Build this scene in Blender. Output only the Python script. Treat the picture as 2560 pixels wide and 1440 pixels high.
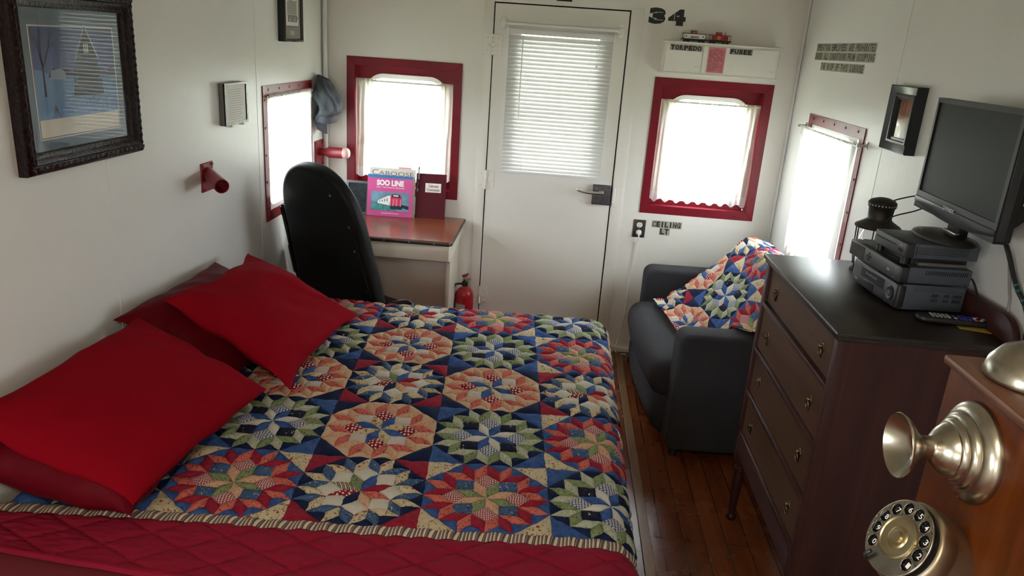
import bpy, bmesh, math, random
from mathutils import Vector, Matrix, noise
PI = math.pi
random.seed(7)
scene = bpy.context.scene
for o in list(bpy.data.objects):
    bpy.data.objects.remove(o)
COL = scene.collection

# ---------------------------------------------------------------- camera, world, light, exposure
cam_d = bpy.data.cameras.new('camera')
cam = bpy.data.objects.new('camera', cam_d)
COL.objects.link(cam)
scene.camera = cam
YAW, PITCH, ROLL = -0.0553, -0.3146, 0.0692
cam_d.sensor_width = 36.0
cam_d.lens = 1879.08 / 2560 * 36.0
cam_d.clip_start = 0.02
_f = Vector((math.sin(YAW) * math.cos(PITCH), math.cos(YAW) * math.cos(PITCH), math.sin(PITCH)))
_r = Vector((math.cos(YAW), -math.sin(YAW), 0))
_u = _r.cross(_f)
_r2 = math.cos(ROLL) * _r + math.sin(ROLL) * _u
_u2 = -math.sin(ROLL) * _r + math.cos(ROLL) * _u
cam.matrix_world = Matrix(((_r2.x, _u2.x, -_f.x, 1.3801), (_r2.y, _u2.y, -_f.y, 0.0), (_r2.z, _u2.z, -_f.z, 1.74), (0, 0, 0, 1)))

world = bpy.data.worlds.new('overcast_sky')
scene.world = world
world.use_nodes = True
world.node_tree.nodes['Background'].inputs[0].default_value = (0.87, 0.945, 1.0, 1)
world.node_tree.nodes['Background'].inputs[1].default_value = 9.5
scene.view_settings.view_transform = 'Standard'
scene.view_settings.look = 'None'
scene.view_settings.exposure = 1.15
scene.view_settings.gamma = 1.0
scene.view_settings.use_curve_mapping = False

def lamp(name, kind, loc, energy, color=(1, 1, 1), size=0.3, size_y=None, rot=(0, 0, 0)):
    d = bpy.data.lights.new(name, kind)
    d.energy = energy
    d.color = color
    if kind == 'AREA':
        d.size = size
        if size_y:
            d.shape = 'RECTANGLE'
            d.size_y = size_y
    elif kind in ('POINT', 'SPOT'):
        d.shadow_soft_size = size
    o = bpy.data.objects.new(name, d)
    o.location = loc
    o.rotation_euler = rot
    COL.objects.link(o)
    return o
CEIL = 2.28
D = 4.29            # far wall
W = 2.6             # right wall
BACK = -1.3         # wall behind the camera
lamp('ceiling_lamp_light', 'AREA', (1.25, -0.35, CEIL - 0.075), 9.0, (1.0, 0.86, 0.68), 0.24, 0.24, (0, 0, 0))

# ---------------------------------------------------------------- helpers: materials
def S(r, g, b):
    def f(c):
        c /= 255.0
        return c / 12.92 if c <= 0.04045 else ((c + 0.055) / 1.055) ** 2.4
    return (f(r), f(g), f(b), 1.0)

def L(r, g, b):
    return (r, g, b, 1.0)

class NT:
    def __init__(self, name):
        self.m = bpy.data.materials.new(name)
        self.m.use_nodes = True
        self.t = self.m.node_tree
        self.p = self.t.nodes['Principled BSDF']
        self.out = self.t.nodes['Material Output']
    def n(self, kind, **kw):
        x = self.t.nodes.new(kind)
        for k, v in kw.items():
            if k in x.inputs.keys():
                x.inputs[k].default_value = v
            else:
                setattr(x, k, v)
        return x
    def l(self, a, b):
        self.t.links.new(a, b)
    def mix(self, fac, a, b, blend='MIX'):
        x = self.t.nodes.new('ShaderNodeMix')
        x.data_type = 'RGBA'
        x.blend_type = blend
        for idx, v in ((0, fac), (6, a), (7, b)):
            if hasattr(v, 'is_linked'):
                self.l(v, x.inputs[idx])
            else:
                x.inputs[idx].default_value = v
        return x.outputs[2]
    def math(self, op, a, b=None):
        x = self.t.nodes.new('ShaderNodeMath')
        x.operation = op
        for idx, v in ((0, a), (1, b)):
            if v is None:
                continue
            if hasattr(v, 'is_linked'):
                self.l(v, x.inputs[idx])
            else:
                x.inputs[idx].default_value = v
        return x.outputs[0]
    def coord(self, uv=False, scale=(1, 1, 1), rot=(0, 0, 0)):
        tc = self.n('ShaderNodeTexCoord')
        mp = self.n('ShaderNodeMapping')
        mp.inputs['Scale'].default_value = scale
        mp.inputs['Rotation'].default_value = rot
        self.l(tc.outputs['UV' if uv else 'Object'], mp.inputs['Vector'])
        return mp.outputs[0]
    def noise(self, vec, scale, detail=4, rough=0.55, dist=0.0):
        x = self.n('ShaderNodeTexNoise', Scale=scale, Detail=detail, Roughness=rough, Distortion=dist)
        self.l(vec, x.inputs['Vector'])
        return x.outputs['Fac']
    def ramp(self, fac, stops):
        x = self.t.nodes.new('ShaderNodeValToRGB')
        e = x.color_ramp.elements
        while len(e) < len(stops):
            e.new(0.5)
        for el, (p, c) in zip(e, stops):
            el.position = p
            el.color = c
        self.l(fac, x.inputs[0])
        return x.outputs[0]
    def bump(self, height, strength=0.3, dist=0.01):
        x = self.n('ShaderNodeBump', Strength=strength, Distance=dist)
        self.l(height, x.inputs['Height'])
        self.l(x.outputs[0], self.p.inputs['Normal'])

def pm(name, col, rough=0.5, metal=0.0, var=0.0, vscale=8.0, bump=0.0, bscale=60.0, bdist=0.004, spec=0.5, coat=0.0, uv=False, stretch=(1, 1, 1)):
    k = NT(name)
    k.p.inputs['Base Color'].default_value = col
    k.p.inputs['Roughness'].default_value = rough
    k.p.inputs['Metallic'].default_value = metal
    k.p.inputs['Specular IOR Level'].default_value = spec
    k.p.inputs['Coat Weight'].default_value = coat
    if var or bump:
        v = k.coord(uv, stretch)
        if var:
            f = k.noise(v, vscale)
            dark = tuple(c * (1 - var) for c in col[:3]) + (1,)
            lite = tuple(min(1, c * (1 + var)) for c in col[:3]) + (1,)
            k.l(k.ramp(f, [(0.3, dark), (0.7, lite)]), k.p.inputs['Base Color'])
        if bump:
            k.bump(k.noise(v, bscale, 5), bump, bdist)
    return k.m

# ---------------------------------------------------------------- helpers: geometry
class F:
    """a frame: org + a*right + b*up + c*out"""
    def __init__(self, org, right=(1, 0, 0), up=(0, 0, 1)):
        self.o = Vector(org)
        self.r = Vector(right).normalized()
        self.u = Vector(up).normalized()
        self.n = self.r.cross(self.u)
    def __call__(self, a, b, c=0.0):
        return self.o + self.r * a + self.u * b + self.n * c
WORLD = F((0, 0, 0), (1, 0, 0), (0, 1, 0))       # a=x, b=y, c=z

def new():
    return bmesh.new()

def merge(bm, tmp, fr=None, mi=0):
    if fr is not None:
        for v in tmp.verts:
            v.co = fr(*v.co)
    for f in tmp.faces:
        f.material_index = mi
    me = bpy.data.meshes.new('tmp')
    tmp.to_mesh(me)
    tmp.free()
    bm.from_mesh(me)
    bpy.data.meshes.remove(me)

def box(bm, lo, hi, bev=0.0, seg=2, fr=WORLD, mi=0):
    t = bmesh.new()
    bmesh.ops.create_cube(t, size=1.0)
    for v in t.verts:
        v.co = Vector([(lo[i] + hi[i]) / 2 + v.co[i] * (hi[i] - lo[i]) for i in range(3)])
    if bev > 0:
        bmesh.ops.bevel(t, geom=list(t.edges) + list(t.verts), offset=bev, offset_type='OFFSET', segments=seg, profile=0.5, affect='EDGES', clamp_overlap=True)
    merge(bm, t, fr, mi)

def prism(bm, pts, c0, c1, fr=WORLD, bev=0.0, seg=2, mi=0):
    """polygon pts in (a,b) extruded from c0 to c1"""
    t = bmesh.new()
    lo = [t.verts.new((p[0], p[1], c0)) for p in pts]
    hi = [t.verts.new((p[0], p[1], c1)) for p in pts]
    n = len(pts)
    t.faces.new(lo[::-1])
    t.faces.new(hi)
    for i in range(n):
        t.faces.new((lo[i], lo[(i + 1) % n], hi[(i + 1) % n], hi[i]))
    bmesh.ops.recalc_face_normals(t, faces=t.faces)
    if bev > 0:
        es = [e for e in t.edges if abs(e.verts[0].co.z - e.verts[1].co.z) < 1e-9]
        bmesh.ops.bevel(t, geom=es, offset=bev, offset_type='OFFSET', segments=seg, profile=0.5, affect='EDGES', clamp_overlap=True)
    merge(bm, t, fr, mi)

def flat(bm, pts, fr, c=0.0, mi=0):
    f = bm.faces.new([bm.verts.new(fr(p[0], p[1], c)) for p in pts])
    f.material_index = mi
    return f

def ring(bm, outer, inner, c0, c1, fr, mi=0):
    n = len(outer)
    v = [[bm.verts.new(fr(p[0], p[1], c)) for p in loop] for loop in (outer, inner) for c in (c0, c1)]
    o0, o1, i0, i1 = v
    for k in range(n):
        j = (k + 1) % n
        for q in ((o1[k], o1[j], i1[j], i1[k]), (o0[j], o0[k], i0[k], i0[j]), (o0[k], o0[j], o1[j], o1[k]), (i0[j], i0[k], i1[k], i1[j])):
            f = bm.faces.new(q)
            f.material_index = mi

def rrect(a0, b0, a1, b1, r, seg=8):
    pts = []
    for cx, cy, s in ((a1 - r, b1 - r, 0), (a0 + r, b1 - r, 90), (a0 + r, b0 + r, 180), (a1 - r, b0 + r, 270)):
        for i in range(seg + 1):
            t = math.radians(s + 90 * i / seg)
            pts.append((cx + r * math.cos(t), cy + r * math.sin(t)))
    return pts

def to_rect(pts, a0, b0, a1, b1):
    """project a rounded loop out to a rectangle (same count)"""
    cx, cy = (a0 + a1) / 2, (b0 + b1) / 2
    out = []
    for p in pts:
        dx, dy = p[0] - cx, p[1] - cy
        s = min((a1 - cx) / abs(dx) if abs(dx) > 1e-9 else 1e9, (b1 - cy) / abs(dy) if abs(dy) > 1e-9 else 1e9)
        out.append((cx + dx * s, cy + dy * s))
    return out

def axis_basis(d):
    d = Vector(d).normalized()
    a = Vector((0, 0, 1)) if abs(d.z) < 0.9 else Vector((1, 0, 0))
    x = a.cross(d).normalized()
    return x, d.cross(x), d

def lathe(bm, prof, org, axis=(0, 0, 1), seg=28, mi=0, caps=True, smooth=True):
    """prof: list of (radius, height along axis)"""
    x, y, d = axis_basis(axis)
    org = Vector(org)
    rows = []
    for r, h in prof:
        if r < 1e-6:
            rows.append([bm.verts.new(org + d * h)])
        else:
            rows.append([bm.verts.new(org + d * h + (x * math.cos(2 * PI * i / seg) + y * math.sin(2 * PI * i / seg)) * r) for i in range(seg)])
    for a, b in zip(rows, rows[1:]):
        for i in range(seg):
            j = (i + 1) % seg
            vs = [a[i % len(a)], a[j % len(a)], b[j % len(b)], b[i % len(b)]]
            u = []
            for v in vs:
                if v not in u:
                    u.append(v)
            if len(u) > 2:
                try:
                    f = bm.faces.new(u)
                    f.material_index = mi
                except ValueError:
                    pass
    if caps:
        for row, rev in ((rows[0], True), (rows[-1], False)):
            if len(row) > 2:
                f = bm.faces.new(row[::-1] if rev else row)
                f.material_index = mi

def cyl(bm, p0, p1, r, seg=16, r1=None, mi=0):
    p0, p1 = Vector(p0), Vector(p1)
    lathe(bm, [(r, 0), (r if r1 is None else r1, (p1 - p0).length)], p0, p1 - p0, seg, mi)

def tube(bm, pts, r, seg=8, closed=False, mi=0):
    pts = [Vector(p) for p in pts]
    n = len(pts)
    rows = []
    prev = None
    for i, p in enumerate(pts):
        a = pts[(i - 1) % n] if (closed or i > 0) else p
        b = pts[(i + 1) % n] if (closed or i < n - 1) else p
        d = (b - a).normalized()
        if prev is None:
            x, y, _ = axis_basis(d)
        else:
            x = (prev - d * prev.dot(d)).normalized()
            y = d.cross(x)
        prev = x
        rr = r(i / max(1, n - 1)) if callable(r) else r
        rows.append([bm.verts.new(p + (x * math.cos(2 * PI * k / seg) + y * math.sin(2 * PI * k / seg)) * rr) for k in range(seg)])
    m = n if closed else n - 1
    for i in range(m):
        a, b = rows[i], rows[(i + 1) % n]
        for k in range(seg):
            j = (k + 1) % seg
            f = bm.faces.new((a[k], a[j], b[j], b[k]))
            f.material_index = mi
    if not closed:
        bm.faces.new(rows[0][::-1]).material_index = mi
        bm.faces.new(rows[-1]).material_index = mi

def smooth_path(pts, n=8):
    pts = [Vector(p) for p in pts]
    out = []
    for i in range(len(pts) - 1):
        p0 = pts[max(0, i - 1)]; p1 = pts[i]; p2 = pts[i + 1]; p3 = pts[min(len(pts) - 1, i + 2)]
        for k in range(n):
            t = k / n
            out.append(0.5 * ((2 * p1) + (p2 - p0) * t + (2 * p0 - 5 * p1 + 4 * p2 - p3) * t * t + (3 * p1 - p0 - 3 * p2 + p3) * t ** 3))
    out.append(pts[-1])
    return out

def sheet(bm, fn, nu, nv, uvfn=None, mi=0, closed_u=False):
    """grid surface fn(u,v) with u,v in 0..1"""
    uvl = bm.loops.layers.uv.verify()
    g = [[bm.verts.new(fn(i / nu, j / nv)) for i in range(nu + (0 if closed_u else 1))] for j in range(nv + 1)]
    for j in range(nv):
        for i in range(nu):
            i2 = (i + 1) % len(g[0])
            f = bm.faces.new((g[j][i], g[j][i2], g[j + 1][i2], g[j + 1][i]))
            f.material_index = mi
            for lp, (a, b) in zip(f.loops, ((i, j), (i + 1, j), (i + 1, j + 1), (i, j + 1))):
                lp[uvl].uv = uvfn(a / nu, b / nv) if uvfn else (a / nu, b / nv)

_glyph = {}
def glyph_mesh(body, bold):
    key = (body, bold)
    if key not in _glyph:
        c = bpy.data.curves.new('lettering', 'FONT')
        c.body = body
        c.size = 1.0
        c.offset = bold
        c.resolution_u = 3
        c.align_x = 'LEFT'
        o = bpy.data.objects.new('lettering', c)
        COL.objects.link(o)
        dg = bpy.context.evaluated_depsgraph_get()
        dg.update()
        me = bpy.data.meshes.new_from_object(o.evaluated_get(dg))
        bpy.data.objects.remove(o)
        bpy.data.curves.remove(c)
        vs = [v.co.copy() for v in me.vertices]
        fs = [tuple(p.vertices) for p in me.polygons]
        bpy.data.meshes.remove(me)
        _glyph[key] = (vs, fs)
    return _glyph[key]

def letters(bm, body, a0, b0, w, h, fr, c=0.0006, bold=0.02, mi=0, slant=0.0):
    vs, fs = glyph_mesh(body, bold)
    if not vs:
        return
    x0 = min(v.x for v in vs); x1 = max(v.x for v in vs)
    y0 = min(v.y for v in vs); y1 = max(v.y for v in vs)
    nv = [bm.verts.new(fr(a0 + (v.x - x0) / (x1 - x0) * w + slant * (v.y - y0), b0 + (v.y - y0) / max(1e-6, y1 - y0) * h, c)) for v in vs]
    for f in fs:
        try:
            q = bm.faces.new([nv[i] for i in f])
            q.material_index = mi
        except ValueError:
            pass

# ---------------------------------------------------------------- helpers: objects
def abs_loc(o):
    v = Vector((0, 0, 0))
    while o is not None:
        v += o.location
        o = o.parent
    return v

def obj(name, bm, mats, parent=None, sharp=38, label=None, smooth=True):
    me = bpy.data.meshes.new(name)
    if not isinstance(mats, (list, tuple)):
        mats = [mats]
    bm.normal_update()
    if smooth:
        for f in bm.faces:
            f.smooth = True
        lim = math.radians(sharp)
        for e in bm.edges:
            if len(e.link_faces) == 2 and e.calc_face_angle(0) > lim:
                e.smooth = False
    if parent is None:
        xs = [v.co.x for v in bm.verts]; ys = [v.co.y for v in bm.verts]; zs = [v.co.z for v in bm.verts]
        org = Vector(((min(xs) + max(xs)) / 2, (min(ys) + max(ys)) / 2, min(zs)))
    else:
        org = abs_loc(parent)
    for v in bm.verts:
        v.co -= org
    bm.to_mesh(me)
    bm.free()
    for m in mats:
        me.materials.append(m)
    o = bpy.data.objects.new(name, me)
    COL.objects.link(o)
    if parent is None:
        o.location = org
    else:
        o.parent = parent
    if label:
        o['label'] = label
    return o

def tag(o, label, cat, group=None):
    o['label'] = label
    o['category'] = cat
    if group:
        o['group'] = group
    return o

def thing(name, label, cat, loc, group=None):
    o = bpy.data.objects.new(name, None)
    o.empty_display_size = 0.05
    o.location = loc
    COL.objects.link(o)
    return tag(o, label, cat, group)

def struct(name, bm, mats, parent=None, **kw):
    o = obj(name, bm, mats, parent, **kw)
    if parent is None:
        o['kind'] = 'structure'
    return o

def sempty(name, loc):
    o = bpy.data.objects.new(name, None)
    o.empty_display_size = 0.05
    o.location = loc
    COL.objects.link(o)
    o['kind'] = 'structure'
    return o

LEFT = F((0, 0, 0), (0, 1, 0), (0, 0, 1))        # a=y, b=z, c=+x
FAR = F((0, D, 0), (1, 0, 0), (0, 0, 1))         # a=x, b=z, c=-y
RIGHT = F((W, 0, 0), (0, -1, 0), (0, 0, 1))      # a=-y, b=z, c=-x

# ---------------------------------------------------------------- materials
def wall_paint(name, col):
    k = NT(name)
    v = k.coord()
    f = k.noise(v, 1.6, 5)
    k.l(k.ramp(f, [(0.3, tuple(c * 0.95 for c in col[:3]) + (1,)), (0.7, col)]), k.p.inputs['Base Color'])
    k.p.inputs['Roughness'].default_value = 0.38
    k.p.inputs['Specular IOR Level'].default_value = 0.45
    a = k.noise(v, 14, 3)
    b = k.noise(k.coord(scale=(1, 1, 0.12)), 90, 3)
    h = k.math('ADD', k.math('MULTIPLY', a, 1.0), k.math('MULTIPLY', b, 0.12))
    k.bump(h, 0.22, 0.006)
    return k.m
M_WALL = wall_paint('wall_enamel_cool_white', L(0.78, 0.775, 0.745))
M_WALLF = wall_paint('wall_enamel_warm_white', L(0.77, 0.742, 0.675))
M_CEIL = pm('ceiling_paint', L(0.66, 0.63, 0.55), 0.6)
M_TRIM = pm('trim_enamel', L(0.76, 0.73, 0.66), 0.35, bump=0.12, bscale=40)
M_RED = pm('red_enamel', L(0.185, 0.006, 0.016), 0.36, spec=0.25, bump=0.1, bscale=50, var=0.12, vscale=5)
M_REDPIPE = pm('red_pipe_paint', L(0.22, 0.014, 0.024), 0.4, bump=0.15, bscale=80)
M_BOLT = pm('dark_screw', L(0.012, 0.008, 0.008), 0.5)
M_WHITEPL = pm('white_gasket', L(0.75, 0.75, 0.72), 0.4)
M_BLACKPL = pm('black_plastic', L(0.012, 0.012, 0.013), 0.42, bump=0.1, bscale=400, bdist=0.0005)
M_BLACKGL = pm('black_gloss', L(0.007, 0.007, 0.008), 0.22, spec=0.3)
M_DARK = pm('dark_recess', L(0.004, 0.004, 0.004), 0.8)
M_STEEL = pm('worn_steel', L(0.42, 0.40, 0.37), 0.35, 1.0, var=0.2, vscale=30)
M_LOCK = pm('dark_lock_iron', L(0.09, 0.08, 0.085), 0.5, 0.6, var=0.3, vscale=60)
M_WHITE = pm('white_plastic', L(0.75, 0.74, 0.71), 0.4)
M_PAPER = pm('white_paper', L(0.82, 0.80, 0.74), 0.7)
M_INK = pm('black_ink', L(0.012, 0.011, 0.012), 0.6)
M_STENCIL = pm('grey_stencil_ground', L(0.36, 0.345, 0.28), 0.6, var=0.12, vscale=40)
M_BRASS = pm('antique_brass', L(0.17, 0.125, 0.07), 0.36, 1.0, var=0.35, vscale=120)

def glass_mat(name, tint=(1, 1, 1, 1), refl=1.0):
    k = NT(name)
    k.t.nodes.remove(k.p)
    tr = k.n('ShaderNodeBsdfTransparent', Color=tint)
    gl = k.n('ShaderNodeBsdfGlossy', Roughness=0.02)
    fr = k.n('ShaderNodeFresnel', IOR=1.45)
    mx = k.n('ShaderNodeMixShader')
    ge = k.n('ShaderNodeNewGeometry')
    k.l(k.math('MULTIPLY', k.math('MULTIPLY', fr.outputs[0], refl), k.math('SUBTRACT', 1.0, ge.outputs['Backfacing'])), mx.inputs[0])
    k.l(tr.outputs[0], mx.inputs[1])
    k.l(gl.outputs[0], mx.inputs[2])
    k.l(mx.outputs[0], k.out.inputs[0])
    return k.m
M_GLASS = glass_mat('window_glass')
M_PICGLASS = glass_mat('picture_glass', (0.98, 0.98, 0.98, 1), 1.7)

def curtain_mat(name, col, transp, tl=0.5):
    k = NT(name)
    k.t.nodes.remove(k.p)
    d = k.n('ShaderNodeBsdfDiffuse', Color=col)
    t = k.n('ShaderNodeBsdfTranslucent', Color=col)
    tr = k.n('ShaderNodeBsdfTransparent')
    m1 = k.n('ShaderNodeMixShader')
    m1.inputs[0].default_value = tl
    k.l(d.outputs[0], m1.inputs[1]); k.l(t.outputs[0], m1.inputs[2])
    m2 = k.n('ShaderNodeMixShader')
    v = k.coord(True)
    w = k.noise(v, 260, 2)
    f = k.ramp(w, [(0.35, L(transp * 0.92, transp * 0.92, transp * 0.92)), (0.65, L(transp * 1.08, transp * 1.08, transp * 1.08))])
    sp = k.n('ShaderNodeSeparateColor')
    k.l(f, sp.inputs[0])
    k.l(sp.outputs[0], m2.inputs[0])
    k.l(m1.outputs[0], m2.inputs[1]); k.l(tr.outputs[0], m2.inputs[2])
    k.l(m2.outputs[0], k.out.inputs[0])
    return k.m
M_CURT = curtain_mat('sheer_white_cotton', L(0.86, 0.83, 0.73), 0.40, 0.64)
M_LACE = curtain_mat('white_lace', L(0.88, 0.87, 0.82), 0.30)
M_CURT2 = curtain_mat('sheer_white_voile', L(0.88, 0.88, 0.86), 0.58, 0.66)
def blind_mat():
    k = NT('translucent_blind_vinyl')
    k.t.nodes.remove(k.p)
    d = k.n('ShaderNodeBsdfDiffuse', Color=L(0.66, 0.655, 0.635))
    t = k.n('ShaderNodeBsdfTranslucent', Color=L(0.60, 0.57, 0.46))
    m1 = k.n('ShaderNodeMixShader')
    m1.inputs[0].default_value = 0.045
    k.l(d.outputs[0], m1.inputs[1]); k.l(t.outputs[0], m1.inputs[2])
    k.l(m1.outputs[0], k.out.inputs[0])
    return k.m
M_BLIND = blind_mat()

def wood(name, c0, c1, c2, rough, scale=6.0, axis='y', coat=0.0, spec=0.5, gran=1.0):
    k = NT(name)
    st = {'x': (0.08, 1, 1), 'y': (1, 0.08, 1), 'z': (1, 1, 0.08)}[axis]
    v = k.coord(scale=st)
    f = k.noise(v, scale * 4, 6, 0.6, 0.6)
    g = k.noise(v, scale * 30, 3, 0.6)
    c = k.ramp(f, [(0.25, c0), (0.5, c1), (0.78, c2)])
    c = k.mix(k.math('MULTIPLY', g, 0.35 * gran), c, c0)
    k.l(c, k.p.inputs['Base Color'])
    k.p.inputs['Roughness'].default_value = rough
    k.p.inputs['Coat Weight'].default_value = coat
    k.p.inputs['Coat Roughness'].default_value = 0.2
    k.p.inputs['Specular IOR Level'].default_value = spec
    k.bump(g, 0.08, 0.002)
    return k.m
M_DRESSER = wood('dark_walnut_stain_side', L(0.028, 0.0095, 0.0085), L(0.046, 0.0150, 0.0130), L(0.078, 0.027, 0.021), 0.42, 5, 'z', spec=0.28)
M_DRESSTOP = wood('dark_walnut_stain_top', L(0.012, 0.008, 0.007), L(0.020, 0.013, 0.011), L(0.034, 0.023, 0.018), 0.34, 5, 'y', spec=0.35)
M_DRAWER = wood('dark_walnut_drawer', L(0.040, 0.019, 0.010), L(0.068, 0.032, 0.016), L(0.10, 0.047, 0.023), 0.42, 5, 'y', spec=0.25)
M_RAWWOOD = wood('raw_drawer_wood', L(0.12, 0.05, 0.022), L(0.2, 0.09, 0.04), L(0.28, 0.13, 0.06), 0.6, 5, 'y')
M_DESK = wood('red_brown_desk_laminate', L(0.10, 0.025, 0.012), L(0.17, 0.045, 0.02), L(0.25, 0.08, 0.04), 0.22, 3, 'x')
M_PHONE = wood('orange_oak_phone', L(0.055, 0.010, 0.0006), L(0.10, 0.021, 0.0012), L(0.15, 0.037, 0.003), 0.45, 14, 'z', gran=0.7, spec=0.15)
M_PHONETOP = wood('brown_phone_top', L(0.08, 0.03, 0.015), L(0.13, 0.05, 0.025), L(0.18, 0.075, 0.04), 0.42, 14, 'y')
M_FRAMEWD = pm('carved_dark_frame', L(0.014, 0.0055, 0.006), 0.38, spec=0.22, bump=0.8, bscale=120, bdist=0.004, var=0.4, vscale=40)

def floor_mat():
    k = NT('red_brown_pine_boards')
    v = k.coord()
    br = k.n('ShaderNodeTexBrick')
    br.offset = 0.37
    br.inputs['Scale'].default_value = 1.0
    br.inputs['Mortar Size'].default_value = 0.0016
    br.inputs['Mortar Smooth'].default_value = 0.1
    br.inputs['Brick Width'].default_value = 2.6
    br.inputs['Row Height'].default_value = 0.082
    br.inputs['Color1'].default_value = L(0.0, 0, 0)
    br.inputs['Color2'].default_value = L(1, 1, 1)
    br.inputs['Mortar'].default_value = L(0.5, 0.5, 0.5)
    k.l(k.coord(rot=(0, 0, PI / 2)), br.inputs['Vector'])
    g = k.noise(k.coord(scale=(1, 0.07, 1)), 26, 6, 0.62, 0.8)
    c = k.ramp(g, [(0.25, L(0.075, 0.015, 0.006)), (0.5, L(0.16, 0.036, 0.010)), (0.8, L(0.26, 0.075, 0.018))])
    c = k.mix(0.35, c, k.mix(br.outputs['Color'], L(0.10, 0.026, 0.010), L(0.26, 0.078, 0.024)))
    c = k.mix(br.outputs['Fac'], c, L(0.012, 0.005, 0.003))
    kn = k.n('ShaderNodeTexVoronoi', Scale=3.2)
    k.l(k.coord(scale=(1, 0.45, 1)), kn.inputs['Vector'])
    c = k.mix(k.ramp(kn.outputs['Distance'], [(0.02, L(0.8, 0.8, 0.8)), (0.05, L(0, 0, 0))]), c, L(0.02, 0.007, 0.004))
    k.l(c, k.p.inputs['Base Color'])
    k.l(k.ramp(k.noise(v, 5, 3), [(0.2, L(0.24, 0.24, 0.24)), (0.8, L(0.31, 0.31, 0.31))]), k.p.inputs['Roughness'])
    k.bump(k.math('MULTIPLY', br.outputs['Fac'], -1.0), 0.35, 0.003)
    return k.m
M_FLOOR = floor_mat()
M_STRIP = wood('worn_yellow_pine', L(0.13, 0.06, 0.022), L(0.24, 0.12, 0.04), L(0.36, 0.20, 0.07), 0.4, 6, 'y')

# ---------------------------------------------------------------- the setting
def wall_grid(bm, fr, a0, b0, a1, b1, holes, c0, c1):
    As = sorted({a0, a1, *[h[0] for h in holes], *[h[2] for h in holes]})
    Bs = sorted({b0, b1, *[h[1] for h in holes], *[h[3] for h in holes]})
    def solid(i, j):
        if i < 0 or j < 0 or i >= len(As) - 1 or j >= len(Bs) - 1:
            return False
        x, y = (As[i] + As[i + 1]) / 2, (Bs[j] + Bs[j + 1]) / 2
        return not any(h[0] < x < h[2] and h[1] < y < h[3] for h in holes)
    vc = {}
    def V(i, j, c):
        if (i, j, c) not in vc:
            vc[(i, j, c)] = bm.verts.new(fr(As[i], Bs[j], c))
        return vc[(i, j, c)]
    for i in range(len(As) - 1):
        for j in range(len(Bs) - 1):
            if not solid(i, j):
                continue
            bm.faces.new((V(i, j, c1), V(i + 1, j, c1), V(i + 1, j + 1, c1), V(i, j + 1, c1)))
            bm.faces.new((V(i, j + 1, c0), V(i + 1, j + 1, c0), V(i + 1, j, c0), V(i, j, c0)))
            for di, dj, e in ((-1, 0, ((i, j), (i, j + 1))), (1, 0, ((i + 1, j + 1), (i + 1, j))), (0, -1, ((i + 1, j), (i, j))), (0, 1, ((i, j + 1), (i + 1, j + 1)))):
                if not solid(i + di, j + dj):
                    p, q = e
                    bm.faces.new((V(*p, c0), V(*p, c1), V(*q, c1), V(*q, c0)))
    bmesh.ops.recalc_face_normals(bm, faces=bm.faces)

T = 0.12
# window outer frames (a0,b0,a1,b1) on each wall
WL_FAR = (0.136, 0.850, 0.787, 1.613)
WR_FAR = (1.842, 0.865, 2.482, 1.616)
WL_SIDE = (3.409, 0.852, 4.079, 1.481)
WR_SIDE = (-3.963, 0.800, -3.208, 1.503)
DOOR = (0.944, 0.0, 1.676, 1.945)
BW = 0.043
def hole(w, b=BW):
    return (w[0] + b, w[1] + b, w[2] - b, w[3] - b)

bm = new(); box(bm, (-T, BACK - T, -0.1), (W + T, D + T, 0.0)); struct('floor', bm, M_FLOOR, smooth=False)
bm = new(); box(bm, (-T, BACK - T, CEIL), (W + T, D + T, CEIL + 0.08)); struct('ceiling', bm, M_CEIL, smooth=False)
LBACK = (-0.75, 1.05, -0.15, 1.65)
bm = new(); wall_grid(bm, LEFT, BACK, 0, D, CEIL, [hole(WL_SIDE), LBACK], -T, 0); struct('wall_left', bm, M_WALL, smooth=False)
RBACK = (0.25, 1.05, 0.85, 1.65)
bm = new(); wall_grid(bm, RIGHT, -D, 0, -BACK, CEIL, [hole(WR_SIDE), RBACK], -T, 0); struct('wall_right', bm, M_WALL, smooth=False)
bm = new(); wall_grid(bm, FAR, -T, 0, W + T, CEIL, [hole(WL_FAR), hole(WR_FAR), DOOR], -T, 0); struct('wall_far', bm, M_WALLF, smooth=False)
BACKF = F((0, BACK, 0), (-1, 0, 0), (0, 0, 1))
BWIN1 = (-0.75, 1.0, -0.3, 1.6)
BWIN2 = (-2.4, 0.9, -1.75, 1.65)
bm = new(); wall_grid(bm, BACKF, -W - T, 0, T, CEIL, [BWIN1], -T, 0); struct('wall_back', bm, M_WALLF, smooth=False)
bm = new(); box(bm, (1.793, BACK, 0.002), (1.832, D - 0.03, 0.006), 0.0015, 1); struct('trim_1', bm, M_STRIP)
bm = new(); box(bm, (-40, -40, -1.35), (45, 45, -1.25)); struct('ground', bm, pm('grass_outside', L(0.14, 0.17, 0.085), 0.9, var=0.3, vscale=2), smooth=False)
# corner trims
bm = new(); cyl(bm, (0.02, D - 0.02, 0), (0.02, D - 0.02, CEIL), 0.013, 12); struct('trim_2', bm, M_WALL)
bm = new(); cyl(bm, (W - 0.008, D - 0.008, 0), (W - 0.008, D - 0.008, CEIL), 0.008, 12); struct('trim_3', bm, M_WALL)
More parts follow.
